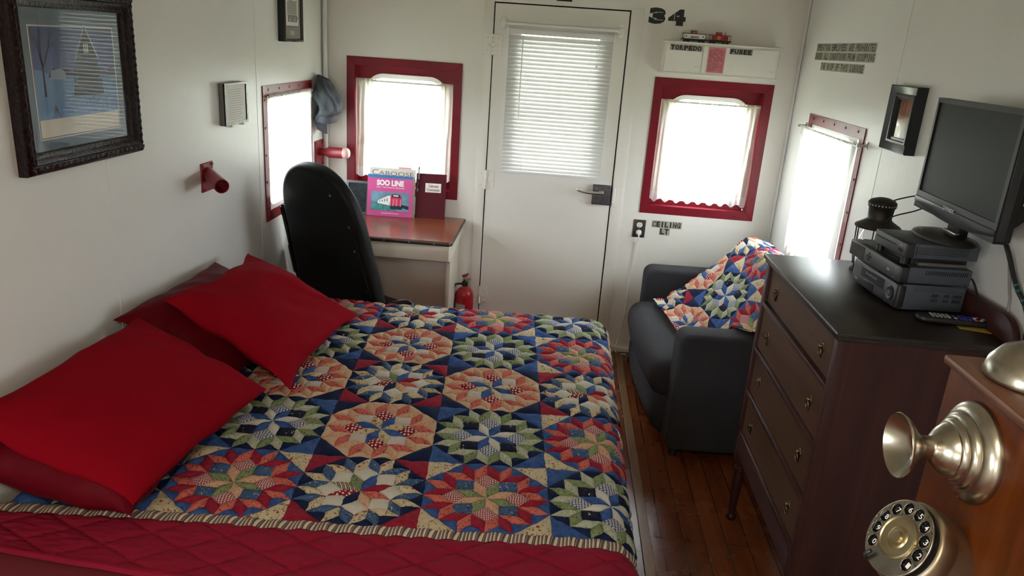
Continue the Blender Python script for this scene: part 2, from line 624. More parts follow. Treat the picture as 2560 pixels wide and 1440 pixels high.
# door casing strips
bm = new(); box(bm, (0.889, D - 0.006, 0), (0.943, D, CEIL), 0.002); struct('trim_4', bm, M_TRIM)
bm = new(); box(bm, (1.677, D - 0.006, 0), (1.744, D, 1.957), 0.002); struct('trim_5', bm, M_TRIM)
bm = new(); box(bm, (1.744, D - 0.02, 0), (W, D, 0.032), 0.004); struct('baseboard_far', bm, M_TRIM)
bm = new(); box(bm, (W - 0.02, BACK, 0), (W, D - 0.04, 0.05), 0.004); struct('baseboard_right', bm, M_TRIM)
# left wall panel seams
for i, y in enumerate((3.36, 2.20, 0.98)):
    bm = new(); box(bm, (-0.001, y - 0.010, 0), (0.0012, y + 0.010, CEIL), 0.0006, 1); struct('trim_%d' % (6 + i), bm, M_WALL)
bm = new(); box(bm, (W - 0.0012, 3.02, 0), (W + 0.001, 3.04, CEIL), 0.0006, 1); struct('trim_9', bm, M_WALL)

# ---------------------------------------------------------------- windows
def window_deep(idx, w, fr, screws):
    root = sempty('window_%d' % idx, fr((w[0] + w[2]) / 2, w[1], 0))
    h = hole(w)
    bm = new()
    hb = (h[0] + 0.004, h[1] + 0.004, h[2] - 0.004, h[3] - 0.004)
    prism(bm, [(w[0], w[1]), (w[0], w[3]), (hb[0], hb[3]), (hb[0], hb[1])], 0.0, 0.007, fr, 0.0015, 1)
    prism(bm, [(w[2], w[1]), (w[2], w[3]), (hb[2], hb[3]), (hb[2], hb[1])], 0.0, 0.007, fr, 0.0015, 1)
    prism(bm, [(w[0], w[3]), (w[2], w[3]), (hb[2], hb[3]), (hb[0], hb[3])], 0.0, 0.007, fr, 0.0015, 1)
    prism(bm, [(w[0], w[1]), (w[2], w[1]), (hb[2], hb[1]), (hb[0], hb[1])], 0.0, 0.007, fr, 0.0015, 1)
    # reveal lining
    d = 0.075
    box(bm, (h[0], h[1], -d), (hb[0], h[3], 0), 0, 1, fr)
    box(bm, (hb[2], h[1], -d), (h[2], h[3], 0), 0, 1, fr)
    box(bm, (h[0], hb[3], -d), (h[2], h[3], 0), 0, 1, fr)
    box(bm, (h[0], h[1], -d), (h[2], hb[1], 0), 0, 1, fr)
    obj('frame', bm, M_RED, root)
    bm = new()
    inn = rrect(h[0] + 0.050, h[1] + 0.03, h[2] - 0.050, h[3] - 0.045, 0.10, 10)
    ring(bm, to_rect(inn, h[0], h[1], h[2], h[3]), inn, -d - 0.004, -d + 0.004, fr)
    obj('sash_plate', bm, M_RED, root)
    bm = new()
    i2 = rrect(h[0] + 0.070, h[1] + 0.053, h[2] - 0.070, h[3] - 0.068, 0.08, 10)
    ring(bm, rrect(h[0] + 0.048, h[1] + 0.028, h[2] - 0.048, h[3] - 0.043, 0.102, 10), i2, -d - 0.006, -d + 0.012, fr)
    obj('gasket', bm, M_WHITEPL, root)
    bm = new(); prism(bm, i2, -d - 0.003, -d, fr); obj('pane', bm, M_GLASS, root)
    bm = new()
    for a, b in screws:
        cyl(bm, fr(a, b, 0.006), fr(a, b, 0.0095), 0.0042, 10)
    obj('screws', bm, M_BOLT, root)
    return root

def scr(w, n=4):
    m = BW / 2
    out = []
    for i in range(n):
        t = (i + 0.5) / n
        out += [(w[0] + m, w[1] + t * (w[3] - w[1])), (w[2] - m, w[1] + t * (w[3] - w[1])), (w[0] + t * (w[2] - w[0]), w[1] + m)]
    return out
window_deep(1, WL_FAR, FAR, scr(WL_FAR))
window_deep(2, WR_FAR, FAR, scr(WR_FAR, 3))

def window_flat(idx, w, fr, bw=0.048, near=0.006):
    root = sempty('window_%d' % idx, fr((w[0] + w[2]) / 2, w[1], 0))
    h = hole(w, bw)
    bm = new()
    ring(bm, [(w[0], w[1]), (w[2], w[1]), (w[2], w[3]), (w[0], w[3])], [(h[0], h[1]), (h[2], h[1]), (h[2], h[3]), (h[0], h[3])], 0.0, 0.005, fr)
    obj('frame', bm, M_RED, root)
    hh = hole(w)
    bm = new()
    inn = rrect(h[0] + 0.006, h[1] + 0.02, h[2] - near, h[3] - 0.012, 0.05, 8)
    ring(bm, to_rect(inn, hh[0], hh[1], hh[2], hh[3]), inn, -0.03, 0.0, fr)
    obj('gasket', bm, M_WHITEPL, root)
    bm = new(); prism(bm, inn, -0.026, -0.023, fr); obj('pane', bm, M_GLASS, root)
    bm = new()
    m = bw / 2
    for i in range(5):
        t = (i + 0.5) / 5
        for a, b in ((w[0] + t * (w[2] - w[0]), w[3] - m * 0.8), (w[0] + m * 0.7, w[1] + t * (w[3] - w[1])), (w[2] - m * 0.7, w[1] + t * (w[3] - w[1]))):
            cyl(bm, fr(a, b, 0.003), fr(a, b, 0.0075), 0.0055, 10)
    obj('screws', bm, M_BOLT, root)
    return root
window_flat(3, WL_SIDE, LEFT)
window_flat(4, WR_SIDE, RIGHT, near=0.095)
for idx, (w, fr) in enumerate(((LBACK, LEFT), (RBACK, RIGHT), (BWIN1, BACKF)), 5):  # unseen windows added behind the camera to let in more daylight
    root = sempty('window_%d' % idx, fr((w[0] + w[2]) / 2, w[1], 0))
    bm = new(); ring(bm, to_rect(rrect(*w, 0.05), w[0] - 0.04, w[1] - 0.04, w[2] + 0.04, w[3] + 0.04), to_rect(rrect(*w, 0.05), *w), 0, 0.007, fr); obj('frame', bm, M_RED, root)
    bm = new(); box(bm, (w[0], w[1], -0.06), (w[2], w[3], -0.057), 0, 1, fr); obj('pane', bm, M_GLASS, root)

# ---------------------------------------------------------------- curtains
def curtain(name, label, fr, a0, a1, btop, bbot, cbase, amp, folds, rod_r=0.005, seed=0, scallop=0.012, taper=None, mat=None, lace=0.06, rod_ext=0.004, header=0.045):
    root = thing(name, label, 'curtain', fr((a0 + a1) / 2, bbot, cbase))
    mat = mat or M_CURT
    def fn(u, v):
        b = btop - (btop - bbot) * v
        aa0, aa1 = (a0, a1) if taper is None else taper(v)
        k = 0.45 + 0.55 * min(1, v * 3)
        ph = 2 * PI * folds * u
        w = noise.noise(Vector((u * 6 + seed, v * 1.5, seed))) * 0.9
        c = cbase + amp * k * (math.sin(ph + w * 1.5) * 0.6 + noise.noise(Vector((u * folds * 1.7, v * 0.7, seed + 3))) * 0.7 + 0.45 * math.sin(ph * 2.3 + w * 2 + 1.7 * v))
        if v < 0.12:
            c += 0.003 * math.sin(u * folds * 2 * PI * 3 + seed) * (1 - v / 0.12)
        a = aa0 + (aa1 - aa0) * u + 0.006 * k * noise.noise(Vector((u * folds, v * 2, seed + 9)))
        if v > 0.97:
            b += scallop * (0.5 + 0.5 * math.cos(2 * PI * u * (aa1 - aa0) / 0.062)) * (v - 0.97) / 0.03
        return fr(a, b, c)
    w_, h_ = abs(a1 - a0), btop - bbot
    vl = 1 - lace / h_
    bm = new(); sheet(bm, lambda u, v: fn(u, v * vl), 90, 40, lambda u, v: (u * w_, v * h_)); obj('panel', bm, mat, root)
    bm = new(); sheet(bm, lambda u, v: fn(u, vl + v * (1 - vl)), 120, 8, lambda u, v: (u * w_, v * lace)); obj('lace_edge', bm, M_LACE, root)
    bm = new(); sheet(bm, lambda u, v: fn(u, v * header / h_) + fr.n * 0.0045, 120, 6, lambda u, v: (u * w_, v * header)); obj('ruffle_header', bm, mat, root)
    bm = new(); cyl(bm, fr(a0 - rod_ext, btop - 0.012, cbase), fr(a1 + rod_ext, btop - 0.012, cbase), rod_r, 10); obj('rod', bm, M_WHITE, root)
    return root
h = hole(WL_FAR)
curtain('window_curtain', 'sheer cream curtain with a lace hem in the red window above the desk', FAR, h[0] + 0.006, h[2] - 0.006, h[3] - 0.072, h[1] + 0.048, -0.02, 0.011, 9, seed=1)
h = hole(WR_FAR)
curtain('window_curtain', 'sheer white curtain with a scalloped hem in the red window under the TORPEDO box', FAR, h[0] + 0.006, h[2] - 0.006, h[3] - 0.070, h[1] + 0.022, -0.02, 0.010, 8, seed=12, scallop=0.02)
h = hole(WL_SIDE)
curtain('window_curtain', 'white gathered curtain over the window on the left wall beside the striped cap', LEFT, h[0] + 0.004, h[2] + 0.002, h[3] + 0.004, h[1] + 0.058, 0.018, 0.007, 10, seed=23, scallop=0.01, rod_ext=0.01, mat=M_CURT2)
rc = curtain('window_curtain', 'loose white curtain drooping from a bracket rod on the right wall', RIGHT, -3.96, -3.19, 1.446, 0.81, 0.032, 0.014, 6, seed=31, scallop=0.006,
             taper=lambda v: (-3.96 + 0.06 * v + 0.03 * math.sin(v * PI), -3.20 - 0.23 * v ** 1.1), mat=M_CURT2, lace=0.05, rod_ext=0.02)
for a in (-4.0, -3.17):
    bm = new()
    box(bm, (a - 0.007, 1.425, 0), (a + 0.007, 1.455, 0.004), 0, 1, RIGHT)
    box(bm, (a - 0.005, 1.432, 0), (a + 0.005, 1.444, 0.042), 0.002, 1, RIGHT)
    obj('rod_bracket', bm, M_STEEL, rc)

# ---------------------------------------------------------------- the end door
door = sempty('door_1', (1.31, D, 0))
GL = (1.100, 1.085, 1.525, 1.79)
bm = new(); wall_grid(bm, FAR, 0.9500, 0.010, 1.6690, 1.938, [GL], -0.045, -0.001); obj('door_panel', bm, M_WALLF, door, smooth=False)
bm = new()
for lo, hi in (((0.944, 0, -0.03), (0.9500, 1.945, -0.012)), ((1.669, 0, -0.03), (1.676, 1.945, -0.012)), ((0.944, 1.938, -0.03), (1.676, 1.945, -0.012))):
    box(bm, (lo[0], lo[1], lo[2]), (hi[0], hi[1], hi[2]), 0, 1, FAR)
obj('door_gap_shade', bm, M_DARK, door)  # near-black strips set in the crack to paint its shade
bm = new(); box(bm, (GL[0], GL[1], -0.026), (GL[2], GL[3], -0.022), 0, 1, FAR); obj('door_glass', bm, M_GLASS, door)
for zc in (1.725, 0.985, 0.285):
    bm = new()
    for s in (-1, 1):
        box(bm, (0.9465 + s * 0.005 - (0.042 if s < 0 else 0), zc - 0.052, 0.004 if s < 0 else -0.001), (0.9465 + s * 0.005 + (0.042 if s > 0 else 0), zc + 0.052, 0.009 if s < 0 else 0.0035), 0.001, 1, FAR)
        for q in (-0.034, 0.0, 0.034):
            a = 0.9465 + s * (0.030 if q else 0.020)
            lathe(bm, [(0.007, 0), (0.006, 0.003), (0.0, 0.0045)], FAR(a, zc + q, 0.0085 if s < 0 else 0.003), (0, -1, 0), 10)
    for q in range(5):
        cyl(bm, FAR(0.9465, zc - 0.055 + q * 0.0222, 0.007), FAR(0.9465, zc - 0.055 + q * 0.0222 + 0.0205, 0.007), 0.0065, 12)
    obj('hinge', bm, M_TRIM, door)
# rim lock
bm = new(); box(bm, (1.564, 0.893, 0.0), (1.667, 1.006, 0.026), 0.003, 2, FAR)
for a, b in ((1.575, 0.995), (1.655, 0.995), (1.575, 0.905), (1.655, 0.905), (1.60, 0.915)):
    cyl(bm, FAR(a, b, 0.025), FAR(a, b, 0.029), 0.0055, 10)
lock = obj('rim_lock', bm, M_LOCK, door)
bm = new()
lathe(bm, [(0.016, 0), (0.016, 0.012), (0.012, 0.016), (0.012, 0.04), (0.0, 0.043)], FAR(1.612, 0.965, 0.026), (0, -1, 0), 16)
tube(bm, smooth_path([FAR(1.617, 0.965, 0.058), FAR(1.585, 0.966, 0.062), FAR(1.53, 0.968, 0.062), FAR(1.487, 0.974, 0.058), FAR(1.476, 0.982, 0.05)], 6), lambda t: 0.0105 - 0.003 * t, 10)
obj('lever_handle', bm, M_STEEL, lock)
bm = new(); box(bm, (1.680, 0.885, 0.006), (1.712, 1.045, 0.010), 0.001, 1, FAR); box(bm, (1.678, 0.905, 0.006), (1.694, 0.995, 0.024), 0.002, 1, FAR)
for b in (0.895, 1.03, 0.95):
    cyl(bm, FAR(1.703, b, 0.009), FAR(1.703, b, 0.012), 0.004, 8)
obj('strike_plate', bm, M_TRIM, door)

# ---------------------------------------------------------------- blind and rod on the door
bl = thing('window_blind', 'white slatted window blind hanging on the white end door', 'blind', FAR(1.315, 1.04, 0.02))
bm = new(); box(bm, (1.030, 1.787, 0.006), (1.600, 1.815, 0.036), 0.003, 2, FAR); box(bm, (1.022, 1.780, 0.004), (1.034, 1.820, 0.040), 0.001, 1, FAR); box(bm, (1.596, 1.780, 0.004), (1.608, 1.820, 0.040), 0.001, 1, FAR)
obj('headrail', bm, M_WHITE, bl)
bm = new()
n = 34
for i in range(n):
    zc = 1.770 - i * (1.770 - 1.066) / (n - 1)
    tilt = math.radians(69 + random.uniform(-1.5, 1.5) + (4 if i == 18 else 0))
    hw = 0.0125
    rows = []
    for k in range(5):
        t = (k / 4 - 0.5) * 2
        cz = math.sin(tilt) * hw * t
        cc = math.cos(tilt) * hw * t
        crown = 0.0016 * (1 - t * t)
        rows.append((zc + cz + crown * math.cos(tilt), 0.021 - cc * 1.0 + crown * math.sin(tilt)))
    for (b0, c0), (b1, c1) in zip(rows, rows[1:]):
        vs = [bm.verts.new(FAR(a, b, c)) for a, b, c in ((1.034, b0, c0), (1.598, b0, c0), (1.598, b1, c1), (1.034, b1, c1))]
        bm.faces.new(vs)
bmesh.ops.remove_doubles(bm, verts=bm.verts, dist=1e-5)
obj('slats', bm, M_BLIND, bl, sharp=60)
bm = new(); box(bm, (1.034, 1.036, 0.010), (1.598, 1.052, 0.034), 0.003, 2, FAR); obj('bottom_rail', bm, M_WHITE, bl)
for a in (1.152, 1.482):
    bm = new()
    for c in (0.0085, 0.0335):
        tube(bm, [FAR(a, 1.79, c), FAR(a, 1.045, c)], 0.0009, 5)
    obj('ladder_cord', bm, M_WHITE, bl)
bm = new(); tube(bm, [FAR(1.112, 1.785, 0.040), FAR(1.114, 1.35, 0.044)], 0.0035, 6); obj('tilt_wand', bm, M_WHITE, bl)
bm = new(); tube(bm, [FAR(1.522, 1.785, 0.040), FAR(1.523, 1.66, 0.041)], 0.0012, 5); tube(bm, [FAR(1.512, 1.785, 0.040), FAR(1.511, 1.66, 0.041)], 0.0012, 5)
lathe(bm, [(0.002, 0), (0.005, -0.012), (0.005, -0.02), (0, -0.022)], FAR(1.517, 1.662, 0.041), (0, 0, 1), 8)
obj('pull_cord', bm, M_WHITE, bl)
rd = thing('curtain_rod', 'thin white curtain rod on round brackets across the top of the door', 'rod', FAR(1.315, 1.82, 0.02))
bm = new(); cyl(bm, FAR(0.985, 1.838, 0.05), FAR(1.648, 1.838, 0.05), 0.009, 12); obj('rod', bm, M_WHITE, rd)
for a in (1.000, 1.632):
    bm = new()
    lathe(bm, [(0.026, 0), (0.024, 0.005), (0.011, 0.010), (0.008, 0.044), (0.014, 0.05), (0.014, 0.058), (0, 0.062)], FAR(a, 1.838, 0.0), (0, -1, 0), 16)
    box(bm, (a - 0.012, 1.805, 0), (a + 0.012, 1.872, 0.006), 0.004, 2, FAR)
    obj('bracket', bm, M_TRIM, rd)

# ---------------------------------------------------------------- painted stencils
def stencil(name, label, rows, fr, ink=M_INK, ground=M_STENCIL, gaps=0.09, wall_c=0.0, bold=0.055):
    """rows: (text, a0, b0, w, h, ground?)"""
    g = new(); k = new()
    for text, a0, b0, w, h, gr in rows:
        if gr:
            box(g, (a0 - h * 0.12, b0 - h * 0.14, wall_c), (a0 + w + h * 0.12, b0 + h * 1.14, wall_c + 0.0008), 0, 1, fr)
        words = text
        n = len(words)
        cw = w / n
        x = a0
        for ch in words:
            if ch != ' ':
                cwid = cw * (0.36 if ch in 'I1' else 0.86)
                x0 = x + (cw - cwid) / 2 - cw * 0.05
                letters(k, ch, x0, b0, cwid, h, fr, wall_c + 0.0012, bold)
                if ch in 'ORDPCGUQBANM034689':
                    gw = cwid * gaps
                    for q in ((0.30, 0.70) if ch in 'OC034' else (0.36,)):
                        box(k, (x0 + cwid * q - gw / 2, b0 - h * 0.01, wall_c + 0.0012), (x0 + cwid * q + gw / 2, b0 + h * 1.01, wall_c + 0.0017), 0, 1, fr, 1)
            x += cw
    e = thing(name, label, 'lettering', fr(rows[0][1] + rows[0][3] / 2, rows[-1][2], wall_c))
    has_g = len(g.verts) > 0
    if has_g:
        obj('ground_patch', g, ground, e)
    else:
        g.free()
    obj('letters', k, [ink, ground], e)
    return e
nb = thing('stencilled_number', 'black stencilled number painted on the wall right of the door top', 'lettering', FAR(1.87, 1.885, 0))
bm = new(); letters(bm, '3', 1.770, 1.886, 0.088, 0.082, FAR, 0.0010, 0.085); letters(bm, '4', 1.872, 1.884, 0.092, 0.082, FAR, 0.0010, 0.075); 
for lo, hi in (((1.800, 1.943), (1.842, 1.947)), ((1.800, 1.905), (1.846, 1.909)), ((1.902, 1.909), (1.907, 1.950))):
    box(bm, (lo[0], lo[1], 0.001), (hi[0], hi[1], 0.0015), 0, 1, FAR, 1)
obj('numerals', bm, [M_INK, M_STENCIL], nb)
bm = new(); letters(bm, '2', 1.274, 1.968, 0.083, 0.085, FAR, 0.001, 0.08)
tag(obj('stencilled_number', bm, M_INK), 'black stencilled numeral above the door, cut off by the top of the photo', 'lettering')
stencil('stencilled_lettering', 'stencilled CEILING LT lettering beside the wall outlet', [('CEILING', 1.925, 0.788, 0.165, 0.032, 1), ('LT', 1.974, 0.746, 0.052, 0.034, 1)], FAR)
stencil('stencilled_lettering', 'three rows of stencilled warning text about occupying the roof, high on the right wall',
        [('OPERATING EMPLOYEES ARE PROHIBITED', -4.055, 1.803, 0.77, 0.030, 1), ('UNDER ALL CONDITIONS FROM OCCUPYING', -4.06, 1.763, 0.78, 0.030, 1), ('THE ROOF OF THIS CABOOSE', -3.945, 1.716, 0.57, 0.030, 1)], RIGHT, gaps=0.03, bold=0.02, ink=pm('faded_black_ink', L(0.03, 0.028, 0.025), 0.6))

# ---------------------------------------------------------------- torpedo / fusee box with model cabooses
SH = F((0, 4.20, 0), (1, 0, 0), (0, 0, 1))
cb = thing('supply_box', 'long white wall box lettered TORPEDO and FUSEE above the right red window', 'box', (2.16, 4.24, 1.646))
bm = new(); box(bm, (1.862, 4.203, 1.646), (2.46, D, 1.803), 0.003, 1); box(bm, (1.858, 4.199, 1.797), (2.462, D, 1.806), 0.002, 1); box(bm, (1.86, 4.199, 1.640), (2.462, D, 1.650), 0.002, 1)
obj('body', bm, M_TRIM, cb)
bm = new(); box(bm, (1.870, 4.198, 1.655), (2.061, 4.203, 1.790), 0.001, 1); obj('door', bm, M_TRIM, cb)
bm = new(); box(bm, (2.066, 4.198, 1.655), (2.452, 4.203, 1.790), 0.001, 1); obj('door', bm, M_TRIM, cb)
SH2 = F((0, 4.198, 0), (1, 0, 0), (0, 0, 1))
for txt, a, b, w in (('TORPEDO', 1.894, 1.763, 0.162), ('FUSEE', 2.204, 1.761, 0.112)):
    g = new(); box(g, (a - 0.004, b - 0.003, 0), (a + w + 0.003, b + 0.027, 0.0006), 0, 1, SH2); obj('ground_patch', g, M_STENCIL, cb)
    k = new()
    cw = w / len(txt)
    for i, ch in enumerate(txt):
        letters(k, ch, a + i * cw, b, cw * 0.88, 0.024, SH2, 0.0010, 0.06)
        if ch in 'ORPDU':
            box(k, (a + i * cw + cw * 0.40, b, 0.001), (a + i * cw + cw * 0.46, b + 0.024, 0.0014), 0, 1, SH2, 1)
    obj('letters', k, [M_INK, M_STENCIL], cb)
bm = new()
for a, b in ((2.034, 1.683), (2.047, 1.682), (2.423, 1.684), (2.434, 1.684)):
    cyl(bm, SH2(a, b, 0), SH2(a, b, 0.001), 0.0018, 8)
obj('screw_holes', bm, M_BOLT, cb)
pk = thing('notice', 'pink printed notice taped between the TORPEDO and FUSEE lettering', 'notice', (2.13, 4.197, 1.66))
M_PINK = pm('pink_paper', L(0.62, 0.20, 0.23), 0.7)
bm = new(); prism(bm, [(2.092, 1.659), (2.181, 1.659), (2.181, 1.787), (2.092, 1.787)], 0.0008, 0.0014, SH2); obj('sheet', bm, M_PINK, pk)
bm = new()
box(bm, (2.118, 1.777, 0.0015), (2.158, 1.779, 0.0017), 0, 1, SH2)
for i in range(30):
    z = 1.771 - i * 0.0036
    x = 2.098
    while x < 2.172:
        w = random.uniform(0.004, 0.013)
        if random.random() < 0.88 and not (i % 9 == 8 and x > 2.14):
            box(bm, (x, z, 0.0015), (min(x + w, 2.175), z + 0.0017, 0.0017), 0, 1, SH2)
        x += w + 0.0016
obj('print', bm, pm('notice_print', L(0.20, 0.05, 0.06), 0.7), pk)

M_MINIWHITE = pm('model_white', L(0.72, 0.70, 0.64), 0.45)
M_MINIRED = pm('model_red', L(0.30, 0.015, 0.015), 0.4)
M_MINIBLK = pm('model_black', L(0.012, 0.010, 0.010), 0.45)
M_YEL = pm('yellow_emblem', L(0.55, 0.30, 0.05), 0.5)
def model_caboose(name, label, x0, x1, body_mat, style):
    y0, y1, z = 4.222, 4.256, 1.8065
    root = thing(name, label, 'toy train', ((x0 + x1) / 2, (y0 + y1) / 2, z), 'model cabooses on the TORPEDO box')
    Lw = x1 - x0
    bm = new(); box(bm, (x0, y0, z + 0.011), (x1, y1, z + 0.016), 0.0005, 1); box(bm, (x0 + 0.02, y0 + 0.004, z + 0.006), (x1 - 0.02, y1 - 0.004, z + 0.011))
    box(bm, (x0 - 0.006, y0 + 0.013, z + 0.009), (x0, y1 - 0.013, z + 0.013)); box(bm, (x1, y0 + 0.013, z + 0.009), (x1 + 0.006, y1 - 0.013, z + 0.013))
    obj('underframe', bm, M_MINIBLK, root)
    for cx in (x0 + 0.024, x1 - 0.024):
        bm = new()
        box(bm, (cx - 0.016, y0 + 0.003, z + 0.004), (cx + 0.016, y0 + 0.006, z + 0.010), 0.0005, 1)
        box(bm, (cx - 0.016, y1 - 0.006, z + 0.004), (cx + 0.016, y1 - 0.003, z + 0.010), 0.0005, 1)
        for dx in (-0.010, 0.010):
            cyl(bm, (cx + dx, y0 + 0.004, z + 0.0052), (cx + dx, y1 - 0.004, z + 0.0052), 0.0052, 12)
        obj('truck', bm, M_MINIBLK, root)
    bm = new(); box(bm, (x0 + 0.011, y0 + 0.002, z + 0.016), (x1 - 0.011, y1 - 0.002, z + 0.040), 0.0008, 1); obj('body', bm, body_mat, root)
    bm = new()
    prism(bm, [(y0 - 0.001, 0.040), (y1 + 0.001, 0.040), ((y0 + y1) / 2 + 0.008, 0.0435), ((y0 + y1) / 2 - 0.008, 0.0435)], x0 + 0.002, x1 - 0.002, F((0, 0, z), (0, 1, 0), (0, 0, 1)))
    obj('roof', bm, M_MINIBLK if style == 'soo' else M_MINIRED, root)
    cxm = x0 + Lw * 0.46
    bm = new(); box(bm, (cxm - 0.014, y0 + 0.003, z + 0.036 if style == 'soo' else z + 0.041), (cxm + 0.014, y1 - 0.003, z + 0.054), 0.0008, 1)
    box(bm, (cxm - 0.0155, y0 + 0.001, z + 0.054), (cxm + 0.0155, y1 - 0.001, z + 0.0565), 0.0005, 1); obj('cupola', bm, M_MINIRED, root)
    bm = new()
    for xe in (x0 + 0.002, x1 - 0.002):
        for yy in (y0 + 0.001, y1 - 0.001):
            cyl(bm, (xe, yy, z + 0.015), (xe, yy, z + 0.041), 0.0007, 6)
        cyl(bm, (xe, y0 + 0.001, z + 0.026), (xe, y1 - 0.001, z + 0.026), 0.0007, 6)
    if style != 'soo':
        cyl(bm, (x1 - 0.03, (y0 + y1) / 2, z + 0.042), (x1 - 0.03, (y0 + y1) / 2, z + 0.058), 0.0016, 8)
    obj('railing', bm, M_MINIBLK, root)
    fr = F((0, y0 + 0.002, z), (1, 0, 0), (0, 0, 1))
    if style == 'soo':
        bm = new(); letters(bm, 'SOO', x0 + 0.043, 0.0195, 0.043, 0.0115, fr, 0.0004, 0.05)
        for cx in (x0 + 0.020, x1 - 0.020):
            flat(bm, rrect(cx - 0.003, 0.026, cx + 0.003, 0.033, 0.0025, 3), fr, 0.0004)
        obj('lettering', bm, M_MINIBLK, root)
        bm = new(); flat(bm, rrect(cxm - 0.004, 0.0455, cxm + 0.003, 0.051, 0.002, 3), F((0, y0 + 0.003, z), (1, 0, 0), (0, 0, 1)), 0.0004); obj('cupola_window', bm, M_MINIWHITE, root)
    else:
        bm = new(); flat(bm, rrect(cxm - 0.009, 0.0185, cxm + 0.009, 0.0375, 0.0085, 5), fr, 0.0003); obj('emblem', bm, M_YEL, root)
        bm = new()
        flat(bm, [(cxm - 0.007, 0.027), (cxm + 0.007, 0.027), (cxm + 0.007, 0.029), (cxm - 0.007, 0.029)], fr, 0.0006)
        flat(bm, [(cxm - 0.001, 0.021), (cxm + 0.001, 0.021), (cxm + 0.001, 0.035), (cxm - 0.001, 0.035)], fr, 0.0006)
        obj('emblem_cross', bm, M_MINIRED, root)
        for cx in (x0 + 0.022, x0 + 0.034, x1 - 0.034, x1 - 0.022):
            bm = new(); flat(bm, [(cx - 0.003, 0.027), (cx + 0.003, 0.027), (cx + 0.003, 0.035), (cx - 0.003, 0.035)], fr, 0.0004); obj('window', bm, M_MINIBLK, root)
        bm = new()
        for cx in (x0 + 0.0115, x1 - 0.0145):
            box(bm, (cx, y0 + 0.001, z + 0.0165), (cx + 0.003, y0 + 0.0024, z + 0.0395))
        obj('corner_post', bm, M_MINIWHITE, root)
model_caboose('model_caboose', 'white model caboose lettered SOO with a red cupola on the TORPEDO box', 1.950, 2.078, M_MINIWHITE, 'soo')
model_caboose('model_caboose', 'red model caboose with a round yellow emblem on the TORPEDO box', 2.086, 2.203, M_MINIRED, 'red')

# ---------------------------------------------------------------- outlet and cord
ot = thing('wall_outlet', 'dark metal wall outlet with two white sockets left of the CEILING LT stencil', 'outlet', FAR(1.853, 0.72, 0))
bm = new(); box(bm, (1.818, 0.718, 0.0), (1.888, 0.822, 0.005), 0.0025, 2, FAR); obj('cover_plate', bm, pm('bronze_plate', L(0.055, 0.045, 0.04), 0.4, 0.5), ot)
for zc in (0.792, 0.748):
    bm = new(); prism(bm, rrect(1.853 - 0.0165, zc - 0.0145, 1.853 + 0.0165, zc + 0.0145, 0.0125, 6), 0.004, 0.0075, FAR, 0.001, 1); so = obj('socket', bm, M_WHITE, ot)
    if zc > 0.77:
        bm = new(); box(bm, (1.846, zc - 0.001, 0.0075), (1.8475, zc + 0.008, 0.0079), 0, 1, FAR); box(bm, (1.8585, zc, 0.0075), (1.860, zc + 0.007, 0.0079), 0, 1, FAR); cyl(bm, FAR(1.853, zc - 0.0075, 0.007), FAR(1.853, zc - 0.0075, 0.0079), 0.0022, 8); obj('slots', bm, M_DARK, so)
bm = new(); cyl(bm, FAR(1.853, 0.770, 0.004), FAR(1.853, 0.770, 0.0065), 0.003, 8); obj('screw', bm, M_STEEL, ot)
pc = thing('power_cord', 'white power cord plugged into the wall outlet and running down behind the sofa', 'cord', FAR(1.853, 0.0, 0.02))
bm = new(); lathe(bm, [(0.014, 0), (0.016, 0.006), (0.014, 0.020), (0.008, 0.027), (0, 0.028)], FAR(1.853, 0.748, 0.0078), (0, -1, 0), 14); obj('plug', bm, M_WHITE, pc)
bm = new(); tube(bm, smooth_path([FAR(1.853, 0.745, 0.030), FAR(1.853, 0.715, 0.034), FAR(1.850, 0.69, 0.014), FAR(1.842, 0.60, 0.009), FAR(1.832, 0.45, 0.008), FAR(1.832, 0.30, 0.008), FAR(1.822, 0.17, 0.010), FAR(1.800, 0.06, 0.03), FAR(1.80, 0.006, 0.045), FAR(1.86, 0.005, 0.06)], 8), 0.0036, 8)
box(bm, (1.844, 0.688, 0.004), (1.858, 0.696, 0.02), 0.002, 1, FAR)
obj('cable', bm, M_WHITE, pc)

# ---------------------------------------------------------------- left wall pictures
def frame_bars(bm, fr, a0, b0, a1, b1, prof, mi=0):
    """mitred frame; prof = list of (inset, depth) from outside to inside, closed against the wall"""
    loops = []
    for ins, c in prof:
        loops.append([fr(a0 + ins, b0 + ins, c), fr(a1 - ins, b0 + ins, c), fr(a1 - ins, b1 - ins, c), fr(a0 + ins, b1 - ins, c)])
    vs = [[bm.verts.new(p) for p in lp] for lp in loops]
    for A, B in zip(vs, vs[1:]):
        for i in range(4):
            j = (i + 1) % 4
            f = bm.faces.new((A[i], A[j], B[j], B[i]))
            f.material_index = mi
PB = (1.815, 1.330, 2.358, 1.800)
pic = thing('framed_print', 'large blue winter scene print in a carved dark wooden frame on the left wall', 'picture', LEFT((PB[0] + PB[2]) / 2, PB[1], 0))
bm = new(); frame_bars(bm, LEFT, *PB, [(0, 0), (0, 0.022), (0.006, 0.030), (0.016, 0.034), (0.024, 0.030), (0.028, 0.034), (0.034, 0.031), (0.040, 0.022), (0.046, 0.020), (0.054, 0.014), (0.054, 0)])
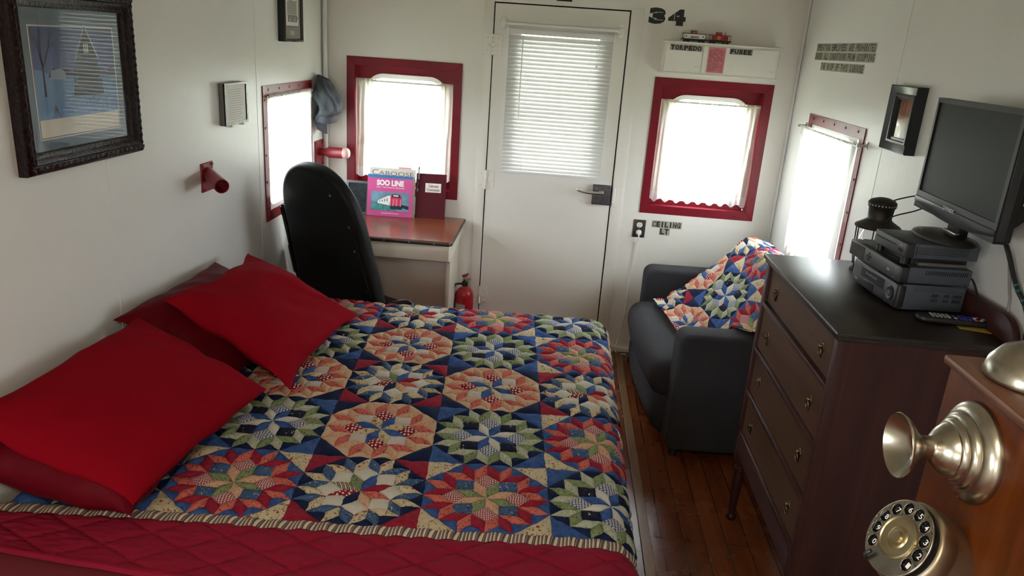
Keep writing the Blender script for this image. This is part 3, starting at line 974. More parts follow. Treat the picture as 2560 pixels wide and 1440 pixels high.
# carved relief along the frame
for side in range(4):
    n = 22
    for i in range(n):
        t = (i + 0.5) / n
        d = 0.0165
        a, b = [(PB[0] + t * (PB[2] - PB[0]), PB[1] + d), (PB[2] - d, PB[1] + t * (PB[3] - PB[1])), (PB[0] + t * (PB[2] - PB[0]), PB[3] - d), (PB[0] + d, PB[1] + t * (PB[3] - PB[1]))][side]
        tt = bmesh.new(); bmesh.ops.create_icosphere(tt, subdivisions=1, radius=1)
        for v in tt.verts:
            u_, w_ = (v.co.x * 0.0085, v.co.y * 0.006) if side % 2 == 0 else (v.co.x * 0.006, v.co.y * 0.0085)
            ang = 0.6 * (1 if i % 2 else -1)
            v.co = Vector((a + u_ * math.cos(ang) - w_ * math.sin(ang), b + u_ * math.sin(ang) + w_ * math.cos(ang), 0.032 + v.co.z * 0.005))
        merge(bm, tt, LEFT)
obj('frame', bm, M_FRAMEWD, pic)
MA = (PB[0] + 0.052, PB[1] + 0.052, PB[2] - 0.052, PB[3] - 0.052)
bm = new(); box(bm, (MA[0], MA[1], 0.002), (MA[2], MA[3], 0.0078), 0, 1, LEFT); obj('mat_board', bm, pm('blue_grey_mat', S(104, 124, 142), 0.8), pic)
IM = (MA[0] + 0.042, MA[1] + 0.036, MA[2] - 0.040, MA[3] - 0.050)
bm = new(); box(bm, (IM[0] - 0.006, IM[1] - 0.006, 0.0078), (IM[2] + 0.006, IM[3] + 0.006, 0.0082), 0, 1, LEFT)
bmi = new(); box(bmi, (IM[0] - 0.0025, IM[1] - 0.0025, 0.0082), (IM[2] + 0.0025, IM[3] + 0.0025, 0.0084), 0, 1, LEFT)
obj('inner_mat', bm, pm('cream_mat_edge', S(216, 214, 205), 0.8), pic)
obj('mat_line', bmi, pm('blue_mat_line', S(80, 98, 120), 0.8), pic)
# the print: printed paper with sky, snow, tree, chapel
PR = F(LEFT(IM[0], IM[1], 0.0086), (0, 1, 0), (0, 0, 1))
w_, h_ = IM[2] - IM[0], IM[3] - IM[1]
bm = new(); box(bm, (0, 0, -0.0004), (w_, h_, 0.0), 0, 1, PR); obj('print_paper', bm, pm('print_paper', S(226, 222, 208), 0.8), pic)
def printed(name, stops, rot=(0, 0, 0), ns=9, amt=0.3):
    k = NT(name)
    v = k.coord()
    sp = k.n('ShaderNodeSeparateXYZ')
    k.l(v, sp.inputs[0])
    f = k.math('MULTIPLY', k.math('SUBTRACT', sp.outputs[2], 0.12), 3.2)
    nz = k.noise(v, ns, 4)
    f = k.math('ADD', f, k.math('MULTIPLY', k.math('SUBTRACT', nz, 0.5), amt))
    k.l(k.ramp(f, stops), k.p.inputs['Base Color'])
    k.p.inputs['Roughness'].default_value = 0.75
    return k.m
M_PSKY = printed('print_sky', [(0.0, S(120, 128, 168)), (0.35, S(92, 104, 158)), (0.75, S(58, 74, 128)), (1.0, S(52, 68, 118))])
M_PSNOW = printed('print_snow', [(-0.0, S(112, 166, 206)), (0.1, S(86, 134, 186)), (0.3, S(96, 140, 186)), (1.0, S(120, 150, 190))], ns=30, amt=0.25)
M_PTREE = pm('print_tree_ink', S(58, 58, 84), 0.8)
M_PDARK = pm('print_chapel_ink', S(44, 58, 70), 0.8)
M_PPALE = pm('print_barn_ink', S(150, 166, 190), 0.8)
M_PLIGHT = pm('print_window_ink', S(205, 205, 190), 0.8)
m0 = 0.046
bm = new(); flat(bm, [(0, 0.15), (w_, 0.15), (w_, h_), (0, h_)], PR, 0.0001, 0)
bot = [(0, m0), (w_, m0)]
top = [(w_ * (1 - i / 16), 0.135 + 0.018 * math.sin(i * 0.9) * 0.5 + 0.012 * (i / 16)) for i in range(17)]
flat(bm, bot + [(p[0], p[1] + 0.02) for p in top], PR, 0.0002, 1)
# far tree line and barn
flat(bm, [(0.05, 0.155), (w_, 0.15), (w_, 0.172)] + [(w_ * (1 - i / 18), 0.172 + 0.008 * math.sin(i * 2.3) + 0.004 * math.cos(i * 5)) for i in range(1, 15)], PR, 0.0003, 2)
flat(bm, [(0.06, 0.148), (0.125, 0.148), (0.125, 0.166), (0.105, 0.176), (0.066, 0.172)], PR, 0.0004, 4)
# chapel on the right
cx = 0.225
flat(bm, [(cx - 0.046, 0.112), (cx + 0.050, 0.112), (cx + 0.050, 0.205), (cx + 0.002, 0.288), (cx - 0.046, 0.205)], PR, 0.0005, 3)
for s_ in (-1, 1):
    flat(bm, [(cx + 0.002, 0.292), (cx + 0.002, 0.286), (cx + 0.002 + s_ * 0.050, 0.199), (cx + 0.002 + s_ * 0.056, 0.199)][::s_], PR, 0.00055, 4)
for i in range(10):
    a = cx - 0.06 + i * 0.013
    flat(bm, [(a - 0.012, 0.100), (a + 0.012, 0.100), (a + 0.004, 0.135 + 0.02 * random.random()), (a - 0.003, 0.14 + 0.02 * random.random())], PR, 0.00058, 2)
for q in (-0.008, 0.0, 0.008):
    flat(bm, [(cx + q - 0.0025, 0.215), (cx + q + 0.0025, 0.215), (cx + q + 0.0025, 0.24), (cx + q - 0.0025, 0.24)], PR, 0.0007, 5)
# scribbled bushes right
for i in range(26):
    a = random.uniform(cx - 0.05, w_ - 0.006); b = random.uniform(0.06, 0.13)
    flat(bm, [(a, b), (a + 0.002, b), (a + random.uniform(-0.008, 0.01), b + random.uniform(0.02, 0.05))], PR, 0.0006, 3)
# bare tree, left: recursive branches
def branch(a, b, ang, ln, wd, dep):
    a2, b2 = a + math.cos(ang) * ln, b + math.sin(ang) * ln
    if not (0.003 < a2 < w_ - 0.003 and b2 < h_ - 0.003):
        return
    px, py = -math.sin(ang) * wd, math.cos(ang) * wd
    flat(bm, [(a - px, b - py), (a2 - px * 0.6, b2 - py * 0.6), (a2 + px * 0.6, b2 + py * 0.6), (a + px, b + py)], PR, 0.0006, 2)
    if dep:
        for s in (-1, 1, 0.25):
            branch(a2, b2, ang + s * random.uniform(0.25, 0.6), ln * random.uniform(0.62, 0.8), wd * 0.55, dep - 1)
branch(0.035, 0.105, PI / 2, 0.075, 0.0045, 5)
for i in range(9):
    branch(0.05 + i * 0.005, m0 + 0.002, PI / 2 + (i - 4) * 0.16, 0.02, 0.0007, 1)
# signature
for i in range(12):
    flat(bm, [(0.125 + i * 0.0036, 0.022), (0.1262 + i * 0.0036, 0.021), (0.128 + i * 0.0036, 0.026 + 0.003 * math.sin(i * 2))], PR, 0.0004, 2)
obj('print_image', bm, [M_PSKY, M_PSNOW, M_PTREE, M_PDARK, M_PPALE, M_PLIGHT], pic, smooth=False)
bm = new(); box(bm, (MA[0], MA[1], 0.0115), (MA[2], MA[3], 0.0125), 0, 1, LEFT); obj('glass', bm, M_PICGLASS, pic)

# clear-rimmed notice holder
ch = thing('notice_holder', 'small black edged acrylic holder with a white lined sheet on the left wall', 'notice', LEFT(3.08, 1.345, 0))
CF = (2.972, 1.346, 3.192, 1.512)
bm = new(); box(bm, (CF[0], CF[1], 0.0), (CF[2], CF[3], 0.020), 0.002, 1, LEFT); obj('back', bm, pm('smoky_acrylic', L(0.12, 0.12, 0.11), 0.2), ch)
bm = new(); ring(bm, [(CF[0], CF[1]), (CF[2], CF[1]), (CF[2], CF[3]), (CF[0], CF[3])], [(CF[0] + 0.014, CF[1] + 0.010), (CF[2] - 0.014, CF[1] + 0.010), (CF[2] - 0.014, CF[3] - 0.008), (CF[0] + 0.014, CF[3] - 0.008)], 0.020, 0.026, LEFT); obj('rim', bm, M_BLACKGL, ch)
bm = new(); box(bm, (CF[0] + 0.018, CF[1] + 0.008, 0.0205), (CF[2] - 0.020, CF[3] - 0.010, 0.023), 0, 1, LEFT); obj('sheet', bm, M_PAPER, ch)
bm = new()
for i in range(14):
    z = CF[3] - 0.028 - i * 0.009
    box(bm, (CF[0] + 0.034, z, 0.0232), (CF[2] - 0.04 - random.random() * 0.03, z + 0.0022, 0.0234), 0, 1, LEFT)
obj('print', bm, pm('pale_print', L(0.5, 0.5, 0.47), 0.7), ch)
bm = new(); box(bm, (CF[0] + 0.05, CF[1] - 0.008, 0.004), (CF[0] + 0.075, CF[1] + 0.004, 0.028), 0.002, 1, LEFT); obj('clip', bm, M_WHITE, ch); bm = new(); box(bm, (CF[2] - 0.06, CF[1] - 0.008, 0.004), (CF[2] - 0.035, CF[1] + 0.004, 0.028), 0.002, 1, LEFT); obj('clip', bm, M_WHITE, ch)

# black shadow-box picture, cut by the top of the frame
sb = thing('framed_sketch', 'narrow black framed caboose sketch with grey mat high on the left wall', 'picture', LEFT(3.75, 1.675, 0))
SBX = (3.628, 1.675, 3.885, 2.00)
bm = new(); frame_bars(bm, LEFT, *SBX, [(0, 0), (0, 0.032), (0.004, 0.034), (0.012, 0.034), (0.014, 0.030), (0.014, 0.004)]); obj('frame', bm, M_BLACKGL, sb)
bm = new(); box(bm, (SBX[0] + 0.012, SBX[1] + 0.012, 0.018), (SBX[2] - 0.012, SBX[3] - 0.012, 0.022), 0, 1, LEFT); obj('mat_board', bm, pm('grey_mat', S(120, 116, 108), 0.8), sb)
bm = new(); box(bm, (SBX[0] + 0.040, SBX[1] + 0.066, 0.022), (SBX[2] - 0.035, SBX[3] - 0.025, 0.0225), 0, 1, LEFT); obj('mat_line', bm, pm('dark_mat_line', S(78, 76, 72), 0.8), sb)
bm = new(); box(bm, (SBX[0] + 0.048, SBX[1] + 0.073, 0.0225), (SBX[2] - 0.043, SBX[3] - 0.033, 0.023), 0, 1, LEFT); obj('paper', bm, M_PAPER, sb)
bm = new()
SK = F(LEFT(0, 0, 0.0231), (0, 1, 0), (0, 0, 1))
flat(bm, [(3.69, 1.80), (3.82, 1.80), (3.82, 1.855), (3.83, 1.862), (3.755, 1.862), (3.755, 1.89), (3.72, 1.892), (3.715, 1.862), (3.69, 1.855)], SK, 0, 0)
flat(bm, [(3.70, 1.765), (3.82, 1.765), (3.835, 1.785), (3.82, 1.798), (3.695, 1.798)], SK, 0, 1)
for a in (3.73, 3.79):
    flat(bm, rrect(a - 0.012, 1.763, a + 0.012, 1.787, 0.0118, 4), SK, 0.0003, 0)
obj('sketch', bm, [pm('pencil_grey', S(150, 148, 140), 0.8), pm('pencil_dark', S(92, 90, 86), 0.8)], sb, smooth=False)
bm = new(); box(bm, (SBX[0] + 0.10, SBX[1] + 0.030, 0.022), (SBX[0] + 0.155, SBX[1] + 0.050, 0.0235), 0, 1, LEFT); obj('plaque', bm, pm('plaque_metal', S(176, 170, 158), 0.5), sb)
bm = new(); box(bm, (SBX[0] + 0.012, SBX[1] + 0.012, 0.026), (SBX[2] - 0.012, SBX[3] - 0.012, 0.027), 0, 1, LEFT); obj('glass', bm, M_PICGLASS, sb)

# right wall picture
rp = thing('framed_print', 'narrow silver edged frame with an orange brown print on the right wall beside the television', 'picture', RIGHT(-2.855, 1.455, 0))
RP = (-2.968, 1.456, -2.742, 1.687)
bm = new(); frame_bars(bm, RIGHT, *RP, [(0, 0), (0, 0.034), (0.003, 0.037), (0.028, 0.026), (0.031, 0.029), (0.038, 0.029), (0.040, 0.022), (0.048, 0.022), (0.050, 0.010)]); obj('frame', bm, pm('black_silver_frame', L(0.02, 0.02, 0.022), 0.28, 0.2, spec=0.3), rp)
k = NT('orange_brown_print'); v = k.coord(scale=(1, 1, 0.35)); k.l(k.ramp(k.noise(v, 34, 5, 0.6, 0.8), [(0.25, S(52, 34, 24)), (0.45, S(128, 78, 44)), (0.6, S(168, 108, 62)), (0.8, S(190, 148, 100))]), k.p.inputs['Base Color'])
bm = new(); box(bm, (RP[0] + 0.046, RP[1] + 0.046, 0.004), (RP[2] - 0.046, RP[3] - 0.046, 0.011), 0, 1, RIGHT); obj('print_image', bm, k.m, rp)
bm = new(); box(bm, (RP[0] + 0.046, RP[1] + 0.046, 0.016), (RP[2] - 0.046, RP[3] - 0.046, 0.0168), 0, 1, RIGHT); obj('glass', bm, M_PICGLASS, rp)

# ---------------------------------------------------------------- red pipe brackets
pb = thing('pipe_bracket', 'short red pipe angled off a red plate on the left wall below the notice holder', 'bracket', LEFT(2.83, 1.11, 0))
bm = new(); box(bm, (2.783, 1.110, 0.0), (2.876, 1.221, 0.007), 0.0015, 1, LEFT)
for a, b in ((2.793, 1.211), (2.866, 1.211), (2.793, 1.120), (2.866, 1.120)):
    cyl(bm, LEFT(a, b, 0.006), LEFT(a, b, 0.011), 0.006, 8)
obj('wall_plate', bm, M_REDPIPE, pb)
bm = new()
p0, p1 = Vector((0.004, 2.832, 1.180)), Vector((0.118, 2.706, 1.158))
x, y, d = axis_basis(p1 - p0)
ln = (p1 - p0).length
lathe(bm, [(0.024, 0), (0.026, 0.01), (0.0275, ln), (0.0245, ln), (0.0225, ln - 0.06), (0, ln - 0.06)], p0, p1 - p0, 24)
obj('pipe', bm, M_REDPIPE, pb)
pb = thing('pipe_bracket', 'red pipe stub with a pale end on a red plate under the striped cap', 'bracket', LEFT(4.19, 1.0, 0))
bm = new(); box(bm, (4.122, 1.000, 0.0), (4.256, 1.149, 0.007), 0.0015, 1, LEFT)
for a, b in ((4.135, 1.137), (4.243, 1.137), (4.135, 1.012), (4.243, 1.012)):
    cyl(bm, LEFT(a, b, 0.006), LEFT(a, b, 0.011), 0.006, 8)
obj('wall_plate', bm, M_REDPIPE, pb)
bm = new()
lathe(bm, [(0.021, 0), (0.020, 0.04), (0.028, 0.052), (0.031, 0.062), (0.031, 0.12), (0.030, 0.150), (0.0, 0.150)], (0.005, 4.185, 1.085), (1, -0.12, 0.03), 20); obj('pipe', bm, M_REDPIPE, pb)
bm = new()
lathe(bm, [(0.0305, 0), (0.0305, 0.014), (0.028, 0.024), (0.020, 0.031), (0, 0.034)], Vector((0.005, 4.185, 1.085)) + Vector((1, -0.12, 0.03)).normalized() * 0.149, (1, -0.12, 0.03), 20); obj('cap', bm, pm('pink_cap', L(0.62, 0.36, 0.33), 0.4), pb)

# ---------------------------------------------------------------- striped cap on the wall
def denim():
    k = NT('striped_denim')
    v = k.coord(True)
    w = k.n('ShaderNodeTexWave', Scale=55.0)
    k.l(v, w.inputs['Vector'])
    c = k.mix(w.outputs['Fac'], S(48, 51, 60), S(92, 95, 102))
    c = k.mix(k.math('MULTIPLY', k.noise(v, 60, 3), 0.5), c, S(44, 47, 56))
    k.l(c, k.p.inputs['Base Color'])
    k.p.inputs['Roughness'].default_value = 0.9
    k.bump(k.noise(v, 25, 4), 0.5, 0.01)
    return k.m
M_DENIM = denim()
cap = thing('striped_cap', 'grey blue striped railroad cap hung on the left wall near the corner', 'cap', (0.05, 4.14, 1.20))
bm = new()
def cap_fn(u, v):
    # crumpled crown, tall and leaning towards the room
    th = 2 * PI * u
    zz = 1.245 + 0.262 * v
    keys = [(0.0, 0.012, 0.050), (0.12, 0.036, 0.075), (0.28, 0.068, 0.085), (0.42, 0.062, 0.085), (0.62, 0.050, 0.082), (0.8, 0.038, 0.072), (0.93, 0.026, 0.052), (1.0, 0.006, 0.016)]
    for (v0, a0, b0), (v1, a1, b1) in zip(keys, keys[1:]):
        if v <= v1:
            t = (v - v0) / (v1 - v0)
            ra, rb = a0 + (a1 - a0) * t, b0 + (b1 - b0) * t
            break
    cx = 0.012 + ra
    lean = 0.0
    nz = noise.noise(Vector((math.cos(th) * 1.6, math.sin(th) * 1.6, v * 4))) * 0.026 + 0.008 * math.sin(th * 4 + v * 9) + 0.006 * abs(math.sin(th * 3 - v * 6))
    s = min(1, min(v, 1 - v) * 8)
    return Vector((max(0.006, cx + (ra + nz * s) * math.cos(th)), 4.15 + lean + (rb + nz * s) * math.sin(th), zz))
sheet(bm, cap_fn, 40, 28, lambda u, v: (u * 0.5, v * 0.3))
obj('crown', bm, M_DENIM, cap, sharp=70)
bm = new()
sheet(bm, lambda u, v: Vector((0.062 + 0.054 * math.cos(2 * PI * u), 4.15 + 0.083 * math.sin(2 * PI * u), 1.268 + v * 0.036 + 0.012 * math.cos(2 * PI * u - 2.2))), 36, 3, lambda u, v: (v * 0.1, u * 0.4))
obj('band', bm, M_DENIM, cap, sharp=70)
bm = new()
for off in (0.0, 0.004):
    sheet(bm, lambda u, v: Vector((0.014 + off + 0.055 * math.sin(PI * u) * (1 - 0.3 * v) + 0.012 * v, 4.085 + 0.09 * u + 0.01 * v, 1.275 - 0.082 * v * (0.65 + 0.35 * math.sin(PI * u)))), 16, 10, lambda u, v: (u * 0.3, v * 0.3))
obj('visor', bm, M_DENIM, cap, sharp=70)

# ---------------------------------------------------------------- quilt fabrics
def fab(name, base, spots=(), mott=None, grid=None, stripes=None, rough=0.9):
    k = NT('fabric_' + name)
    v = k.coord(True)
    c = base
    if mott:
        c = k.mix(k.ramp(k.noise(v, mott[1], 4, 0.65), [(0.35, L(0, 0, 0)), (0.65, L(1, 1, 1))]), base, mott[0])
    for col, scale, thr, rnd in spots:
        vo = k.n('ShaderNodeTexVoronoi', Scale=scale, Randomness=rnd)
        nz = k.n('ShaderNodeTexNoise', Scale=scale * 1.3, Detail=2)
        k.l(v, nz.inputs['Vector'])
        k.l(k.mix(0.02 if rnd > 0.5 else 0.004, v, nz.outputs['Color'], 'ADD'), vo.inputs['Vector'])
        f = k.ramp(vo.outputs['Distance'], [(thr, L(1, 1, 1)), (thr * 1.25, L(0, 0, 0))])
        c = k.mix(f, c, col)
    if grid:
        col, pitch, wd = grid
        sp = k.n('ShaderNodeSeparateXYZ')
        nz = k.n('ShaderNodeTexNoise', Scale=60, Detail=1)
        k.l(v, nz.inputs['Vector'])
        k.l(k.mix(0.003, v, nz.outputs['Color'], 'ADD'), sp.inputs[0])
        fx = k.math('LESS_THAN', k.math('FRACT', k.math('DIVIDE', sp.outputs[0], pitch)), wd)
        fy = k.math('LESS_THAN', k.math('FRACT', k.math('DIVIDE', sp.outputs[1], pitch * 0.9)), wd)
        c = k.mix(k.math('MAXIMUM', fx, fy), c, col)
    if stripes:
        sp = k.n('ShaderNodeSeparateXYZ')
        k.l(v, sp.inputs[0])
        fr = k.math('FRACT', k.math('DIVIDE', sp.outputs[0], stripes[0]))
        x = k.t.nodes.new('ShaderNodeValToRGB')
        x.color_ramp.interpolation = 'CONSTANT'
        e = x.color_ramp.elements
        while len(e) < len(stripes[1]):
            e.new(0.5)
        for el, (p, cc) in zip(e, stripes[1]):
            el.position = p; el.color = cc
        k.l(fr, x.inputs[0])
        c = x.outputs[0]
    g = k.noise(v, 900, 2)
    c = k.mix(k.math('MULTIPLY', g, 0.30), c, k.mix(0.6, c, L(0, 0, 0)))
    k.l(c, k.p.inputs['Base Color'])
    k.p.inputs['Roughness'].default_value = rough
    k.p.inputs['Specular IOR Level'].default_value = 0.1
    k.bump(k.noise(v, 45, 3), 0.35, 0.004)
    return k.m
C_NAVY, C_BLUE, C_RED, C_CREAM, C_WHITE = L(0.008, 0.014, 0.050), L(0.026, 0.062, 0.20), L(0.27, 0.010, 0.030), L(0.56, 0.44, 0.27), L(0.60, 0.56, 0.48)
C_DK = L(0.03, 0.02, 0.02)
FAB = ['navy', 'blue', 'cream', 'red', 'white', 'green', 'lgreen', 'check', 'navyfl', 'polka', 'salmon', 'peach', 'peachbg', 'pinkfl', 'redcheck', 'bluefl', 'stripe', 'border_stripe', 'border_red']
FI = {n: i for i, n in enumerate(FAB)}
FABM = [
    fab('navy', C_NAVY, mott=(L(0.013, 0.022, 0.07), 30)),
    fab('blue_mottled', C_BLUE, mott=(L(0.060, 0.125, 0.33), 40)),
    fab('cream_floral', C_CREAM, spots=((L(0.20, 0.10, 0.045), 95, 0.24, 1), (L(0.34, 0.05, 0.03), 36, 0.17, 1), (L(0.16, 0.15, 0.07), 70, 0.16, 1)), mott=(L(0.62, 0.52, 0.35), 50)),
    fab('plain_red', C_RED, mott=(L(0.31, 0.024, 0.045), 60)),
    fab('plain_white', C_WHITE),
    fab('green_floral', L(0.22, 0.27, 0.13), spots=((L(0.05, 0.08, 0.035), 120, 0.26, 1), (L(0.42, 0.44, 0.30), 80, 0.14, 1))),
    fab('pale_green_floral', L(0.44, 0.45, 0.34), spots=((L(0.20, 0.24, 0.13), 125, 0.25, 1), (L(0.58, 0.56, 0.46), 80, 0.22, 1))),
    fab('blue_white_check', L(0.56, 0.55, 0.55), grid=(L(0.02, 0.03, 0.13), 0.0085, 0.24)),
    fab('navy_floral', L(0.012, 0.014, 0.035), spots=((L(0.50, 0.40, 0.32), 46, 0.13, 1), (L(0.2, 0.12, 0.12), 70, 0.13, 1))),
    fab('red_polka', L(0.26, 0.012, 0.022), spots=((L(0.78, 0.66, 0.60), 85, 0.27, 0.2),)),
    fab('salmon_print', L(0.58, 0.14, 0.11), spots=((L(0.17, 0.03, 0.03), 125, 0.28, 1),)),
    fab('peach_print', L(0.62, 0.37, 0.24), spots=((L(0.30, 0.12, 0.08), 140, 0.24, 0.6),)),
    fab('peach_plain', L(0.62, 0.43, 0.28), spots=((L(0.5, 0.32, 0.2), 110, 0.12, 1),)),
    fab('pale_pink_floral', L(0.58, 0.50, 0.44), spots=((L(0.30, 0.22, 0.2), 70, 0.12, 1), (L(0.50, 0.46, 0.36), 40, 0.14, 1))),
    fab('red_white_check', L(0.72, 0.52, 0.48), grid=(L(0.27, 0.03, 0.045), 0.0068, 0.34)),
    fab('blue_floral', L(0.055, 0.105, 0.22), spots=((L(0.50, 0.42, 0.22), 60, 0.16, 1), (L(0.5, 0.52, 0.5), 110, 0.14, 1), (L(0.025, 0.04, 0.09), 80, 0.2, 1))),
    fab('brown_stripe', C_CREAM, stripes=(0.011, [(0, L(0.62, 0.52, 0.38)), (0.35, L(0.12, 0.08, 0.07)), (0.6, L(0.42, 0.33, 0.25)), (0.8, L(0.06, 0.05, 0.06))])),
    fab('striped_binding', C_CREAM, stripes=(0.0125, [(0, L(0.66, 0.56, 0.38)), (0.38, L(0.10, 0.045, 0.05)), (0.52, L(0.30, 0.21, 0.17)), (0.68, L(0.09, 0.06, 0.085)), (0.9, L(0.3, 0.22, 0.18))])),
    fab('quilted_red', L(0.26, 0.010, 0.030), spots=((L(0.33, 0.05, 0.06), 330, 0.16, 0.15),)),
]
KINDS = {
    'G': (['white', 'blue'], ['check', 'navyfl'], ['green', 'lgreen'], 'navy', 'blue'),
    'R': (['peach', 'green'], ['redcheck', 'bluefl'], ['salmon', 'red'], 'blue', 'cream'),
    'W': (['red', 'blue', 'green', 'stripe', 'polka', 'navy', 'peach', 'salmon'], ['white'], ['cream', 'bluefl'], 'navy', 'red'),
    'P': (['cream', 'blue'], ['polka', 'pinkfl'], ['salmon', 'peach'], 'peachbg', 'navy'),
}
def block_polys(kind):
    inner, mid, ringc, bg, corner = KINDS[kind]
    s = 1 / 3.41421
    def P(r, deg):
        return Vector((r * math.cos(math.radians(deg)), math.sin(math.radians(deg)) * r))
    out = []
    for k in range(8):
        a = 45 * k
        N0, N1, Tk = P(s, a), P(s, a + 45), P(1.84776 * s, a + 22.5)
        Tm = P(1.84776 * s, a - 22.5)
        O0, O1 = P(2.41421 * s, a), P(2.41421 * s, a + 45)
        P0, P1 = P(3.41421 * s, a), P(3.41421 * s, a + 45)
        Q = P(3.69552 * s, a + 22.5)
        E1, E2 = Tk + P(s, a + 22.5 - 22.5), Tk + P(s, a + 22.5 + 22.5)
        out.append(([Vector((0, 0)), N0, Tk, N1], inner[k % len(inner)], a + 22.5))
        out.append(([N0, Tm, O0, Tk][::1], mid[k % len(mid)], a))
        for j, q in enumerate(([Tk, O0, P0, E1], [Tk, E1, Q, E2], [Tk, E2, P1, O1])):
            out.append((q, ringc[(3 * k + j) % 2], a + 22.5))
        out.append(([E1, P0, Q], bg, 0))
        out.append(([E2, Q, P1], bg, 0))
    for sx, sy in ((1, 1), (-1, 1), (-1, -1), (1, -1)):
        a0 = math.degrees(math.atan2(sy, sx))
        out.append(([P(3.69552 * s, a0 - 22.5), Vector((sx, sy)), P(3.69552 * s, a0 + 22.5)], corner, 0))
    return out

def patchwork(bm, layout, pitch, nsub=4, puff=0.0045, warp=0.0022):
    """layout: {(i,j): kind}, block centres at (i*pitch, j*pitch). z holds the puff height."""
    uvl = bm.loops.layers.uv.verify()
    R = pitch / 2
    rnd = random.Random(5)
    for (bi, bj), kind in layout.items():
        for poly, fabn, ang in block_polys(kind):
            pts = [Vector((bi * pitch + p.x * R, bj * pitch + p.y * R)) for p in poly]
            ang2 = math.radians(ang) + rnd.choice((0, PI / 2))
            ca, sa = math.cos(ang2), math.sin(ang2)
            ox, oy = rnd.uniform(0, 3), rnd.uniform(0, 3)
            def mk(p, h):
                w1 = noise.noise(Vector((p.x * 45, p.y * 45, 1.3))) * warp
                w2 = noise.noise(Vector((p.x * 45, p.y * 45, 7.7))) * warp
                s1 = abs(((p.x + p.y) / 0.061) % 1.0 - 0.5); s2 = abs(((p.x - p.y) / 0.061) % 1.0 - 0.5)
                q = 0.0016 * (math.exp(-(s1 / 0.13) ** 2) + math.exp(-(s2 / 0.13) ** 2))
                return bm.verts.new((p.x + w1, p.y + w2, puff * h - q))
            mi = FI[fabn]
            if len(pts) == 4:
                g = []
                for j in range(nsub + 1):
                    row = []
                    for i in range(nsub + 1):
                        u, v = i / nsub, j / nsub
                        p = pts[0] * (1 - u) * (1 - v) + pts[1] * u * (1 - v) + pts[2] * u * v + pts[3] * (1 - u) * v
                        row.append((mk(p, (16 * u * (1 - u) * v * (1 - v)) ** 0.5), p))
                    g.append(row)
                cells = [(g[j][i], g[j][i + 1], g[j + 1][i + 1], g[j + 1][i]) for j in range(nsub) for i in range(nsub)]
            else:
                n = nsub
                g = {}
                for i in range(n + 1):
                    for j in range(n + 1 - i):
                        a, b = i / n, j / n
                        c = 1 - a - b
                        p = pts[0] * a + pts[1] * b + pts[2] * c
                        g[(i, j)] = (mk(p, (max(0, 27 * a * b * c)) ** 0.5), p)
                cells = []
                for i in range(n):
                    for j in range(n - i):
                        cells.append((g[(i, j)], g[(i + 1, j)], g[(i, j + 1)]))
                        if i + j < n - 1:
                            cells.append((g[(i + 1, j)], g[(i + 1, j + 1)], g[(i, j + 1)]))
            for cell in cells:
                f = bm.faces.new([c[0] for c in cell])
                f.material_index = mi
                for lp, c in zip(f.loops, cell):
                    x, y = c[1].x + ox, c[1].y + oy
                    lp[uvl].uv = (x * ca - y * sa, x * sa + y * ca)
    bm.normal_update()
    for f in bm.faces:
        if f.normal.z < 0:
            f.normal_flip()

# ---------------------------------------------------------------- bed
BX1, BY0, BY1, BZ = 1.565, 1.30, 3.235, 0.552
bed = thing('bed', 'low bed with a red sheet under the patchwork quilt against the left wall', 'bed', (0.82, 2.33, 0))
bm = new(); box(bm, (0.03, 1.27, 0.03), (1.60, 3.28, 0.24), 0.008); obj('base', bm, pm('dark_bed_base', L(0.05, 0.02, 0.012), 0.5), bed)
bm = new(); box(bm, (0.012, 1.262, 0.24), (1.615, 3.285, 0.536), 0.06, 4); obj('mattress', bm, pm('deep_red_sheet', L(0.15, 0.008, 0.016), 0.85, bump=0.3, bscale=10, bdist=0.01), bed)

PITCH_B = 0.345
QA = math.radians(4.0)
QX, QY = 0.852, 2.44          # centre of the middle white block
def q2bed(p, q):
    """quilt plan -> flat bed coordinates"""
    x = QX + p * math.cos(QA) - q * 0.078
    y = QY + p * 0.062 + q * (0.995 if q < 0 else 1.02) - min(0.0, q + 2 * PITCH_B) * 0.10
    return x, y
def bed_drape(X, Y, h):
    def fold(e, r):
        if e <= 0:
            return 0.0, 0.0, 0.0
        if e < r * PI / 2:
            a = e / r
            return r * math.sin(a), r * (1 - math.cos(a)), a
        return r + 0.06 * (e - r * PI / 2), r + (e - r * PI / 2), PI / 2
    ax, dx, tx = fold(X - BX1, 0.095)
    ay, dy, ty = fold(Y - BY1, 0.085)
    ny, dn, tn = fold(BY0 - Y, 0.045)
    x = min(X, BX1) + ax
    y = min(max(Y, BY0), BY1) + ay - ny
    # rounded outer corner
    if X > BX1 and Y > BY1:
        e = math.hypot(X - BX1, Y - BY1)
        a_, d_, t_ = fold(e, 0.10)
        cx, cy = (X - BX1) / e, (Y - BY1) / e
        x, y = BX1 + cx * a_ * 1.0, BY1 + cy * a_
        dx, dy = d_, 0
    sag = 0.010 * noise.noise(Vector((X * 1.7, Y * 1.7, 4.0))) + 0.0035 * noise.noise(Vector((X * 9, Y * 9, 2.0)))
    if X < 0.10:
        sag -= 0.6 * (0.10 - X) ** 2
    z = BZ + sag - dx - dy - dn
    nx, nyv, nz = math.sin(tx), math.sin(ty) - math.sin(tn), math.cos(tx) * math.cos(ty) * math.cos(tn)
    l = math.sqrt(nx * nx + nyv * nyv + nz * nz) or 1
    return Vector((max(0.006, x + nx / l * h), y + nyv / l * h, max(0.06, z + nz / l * h)))

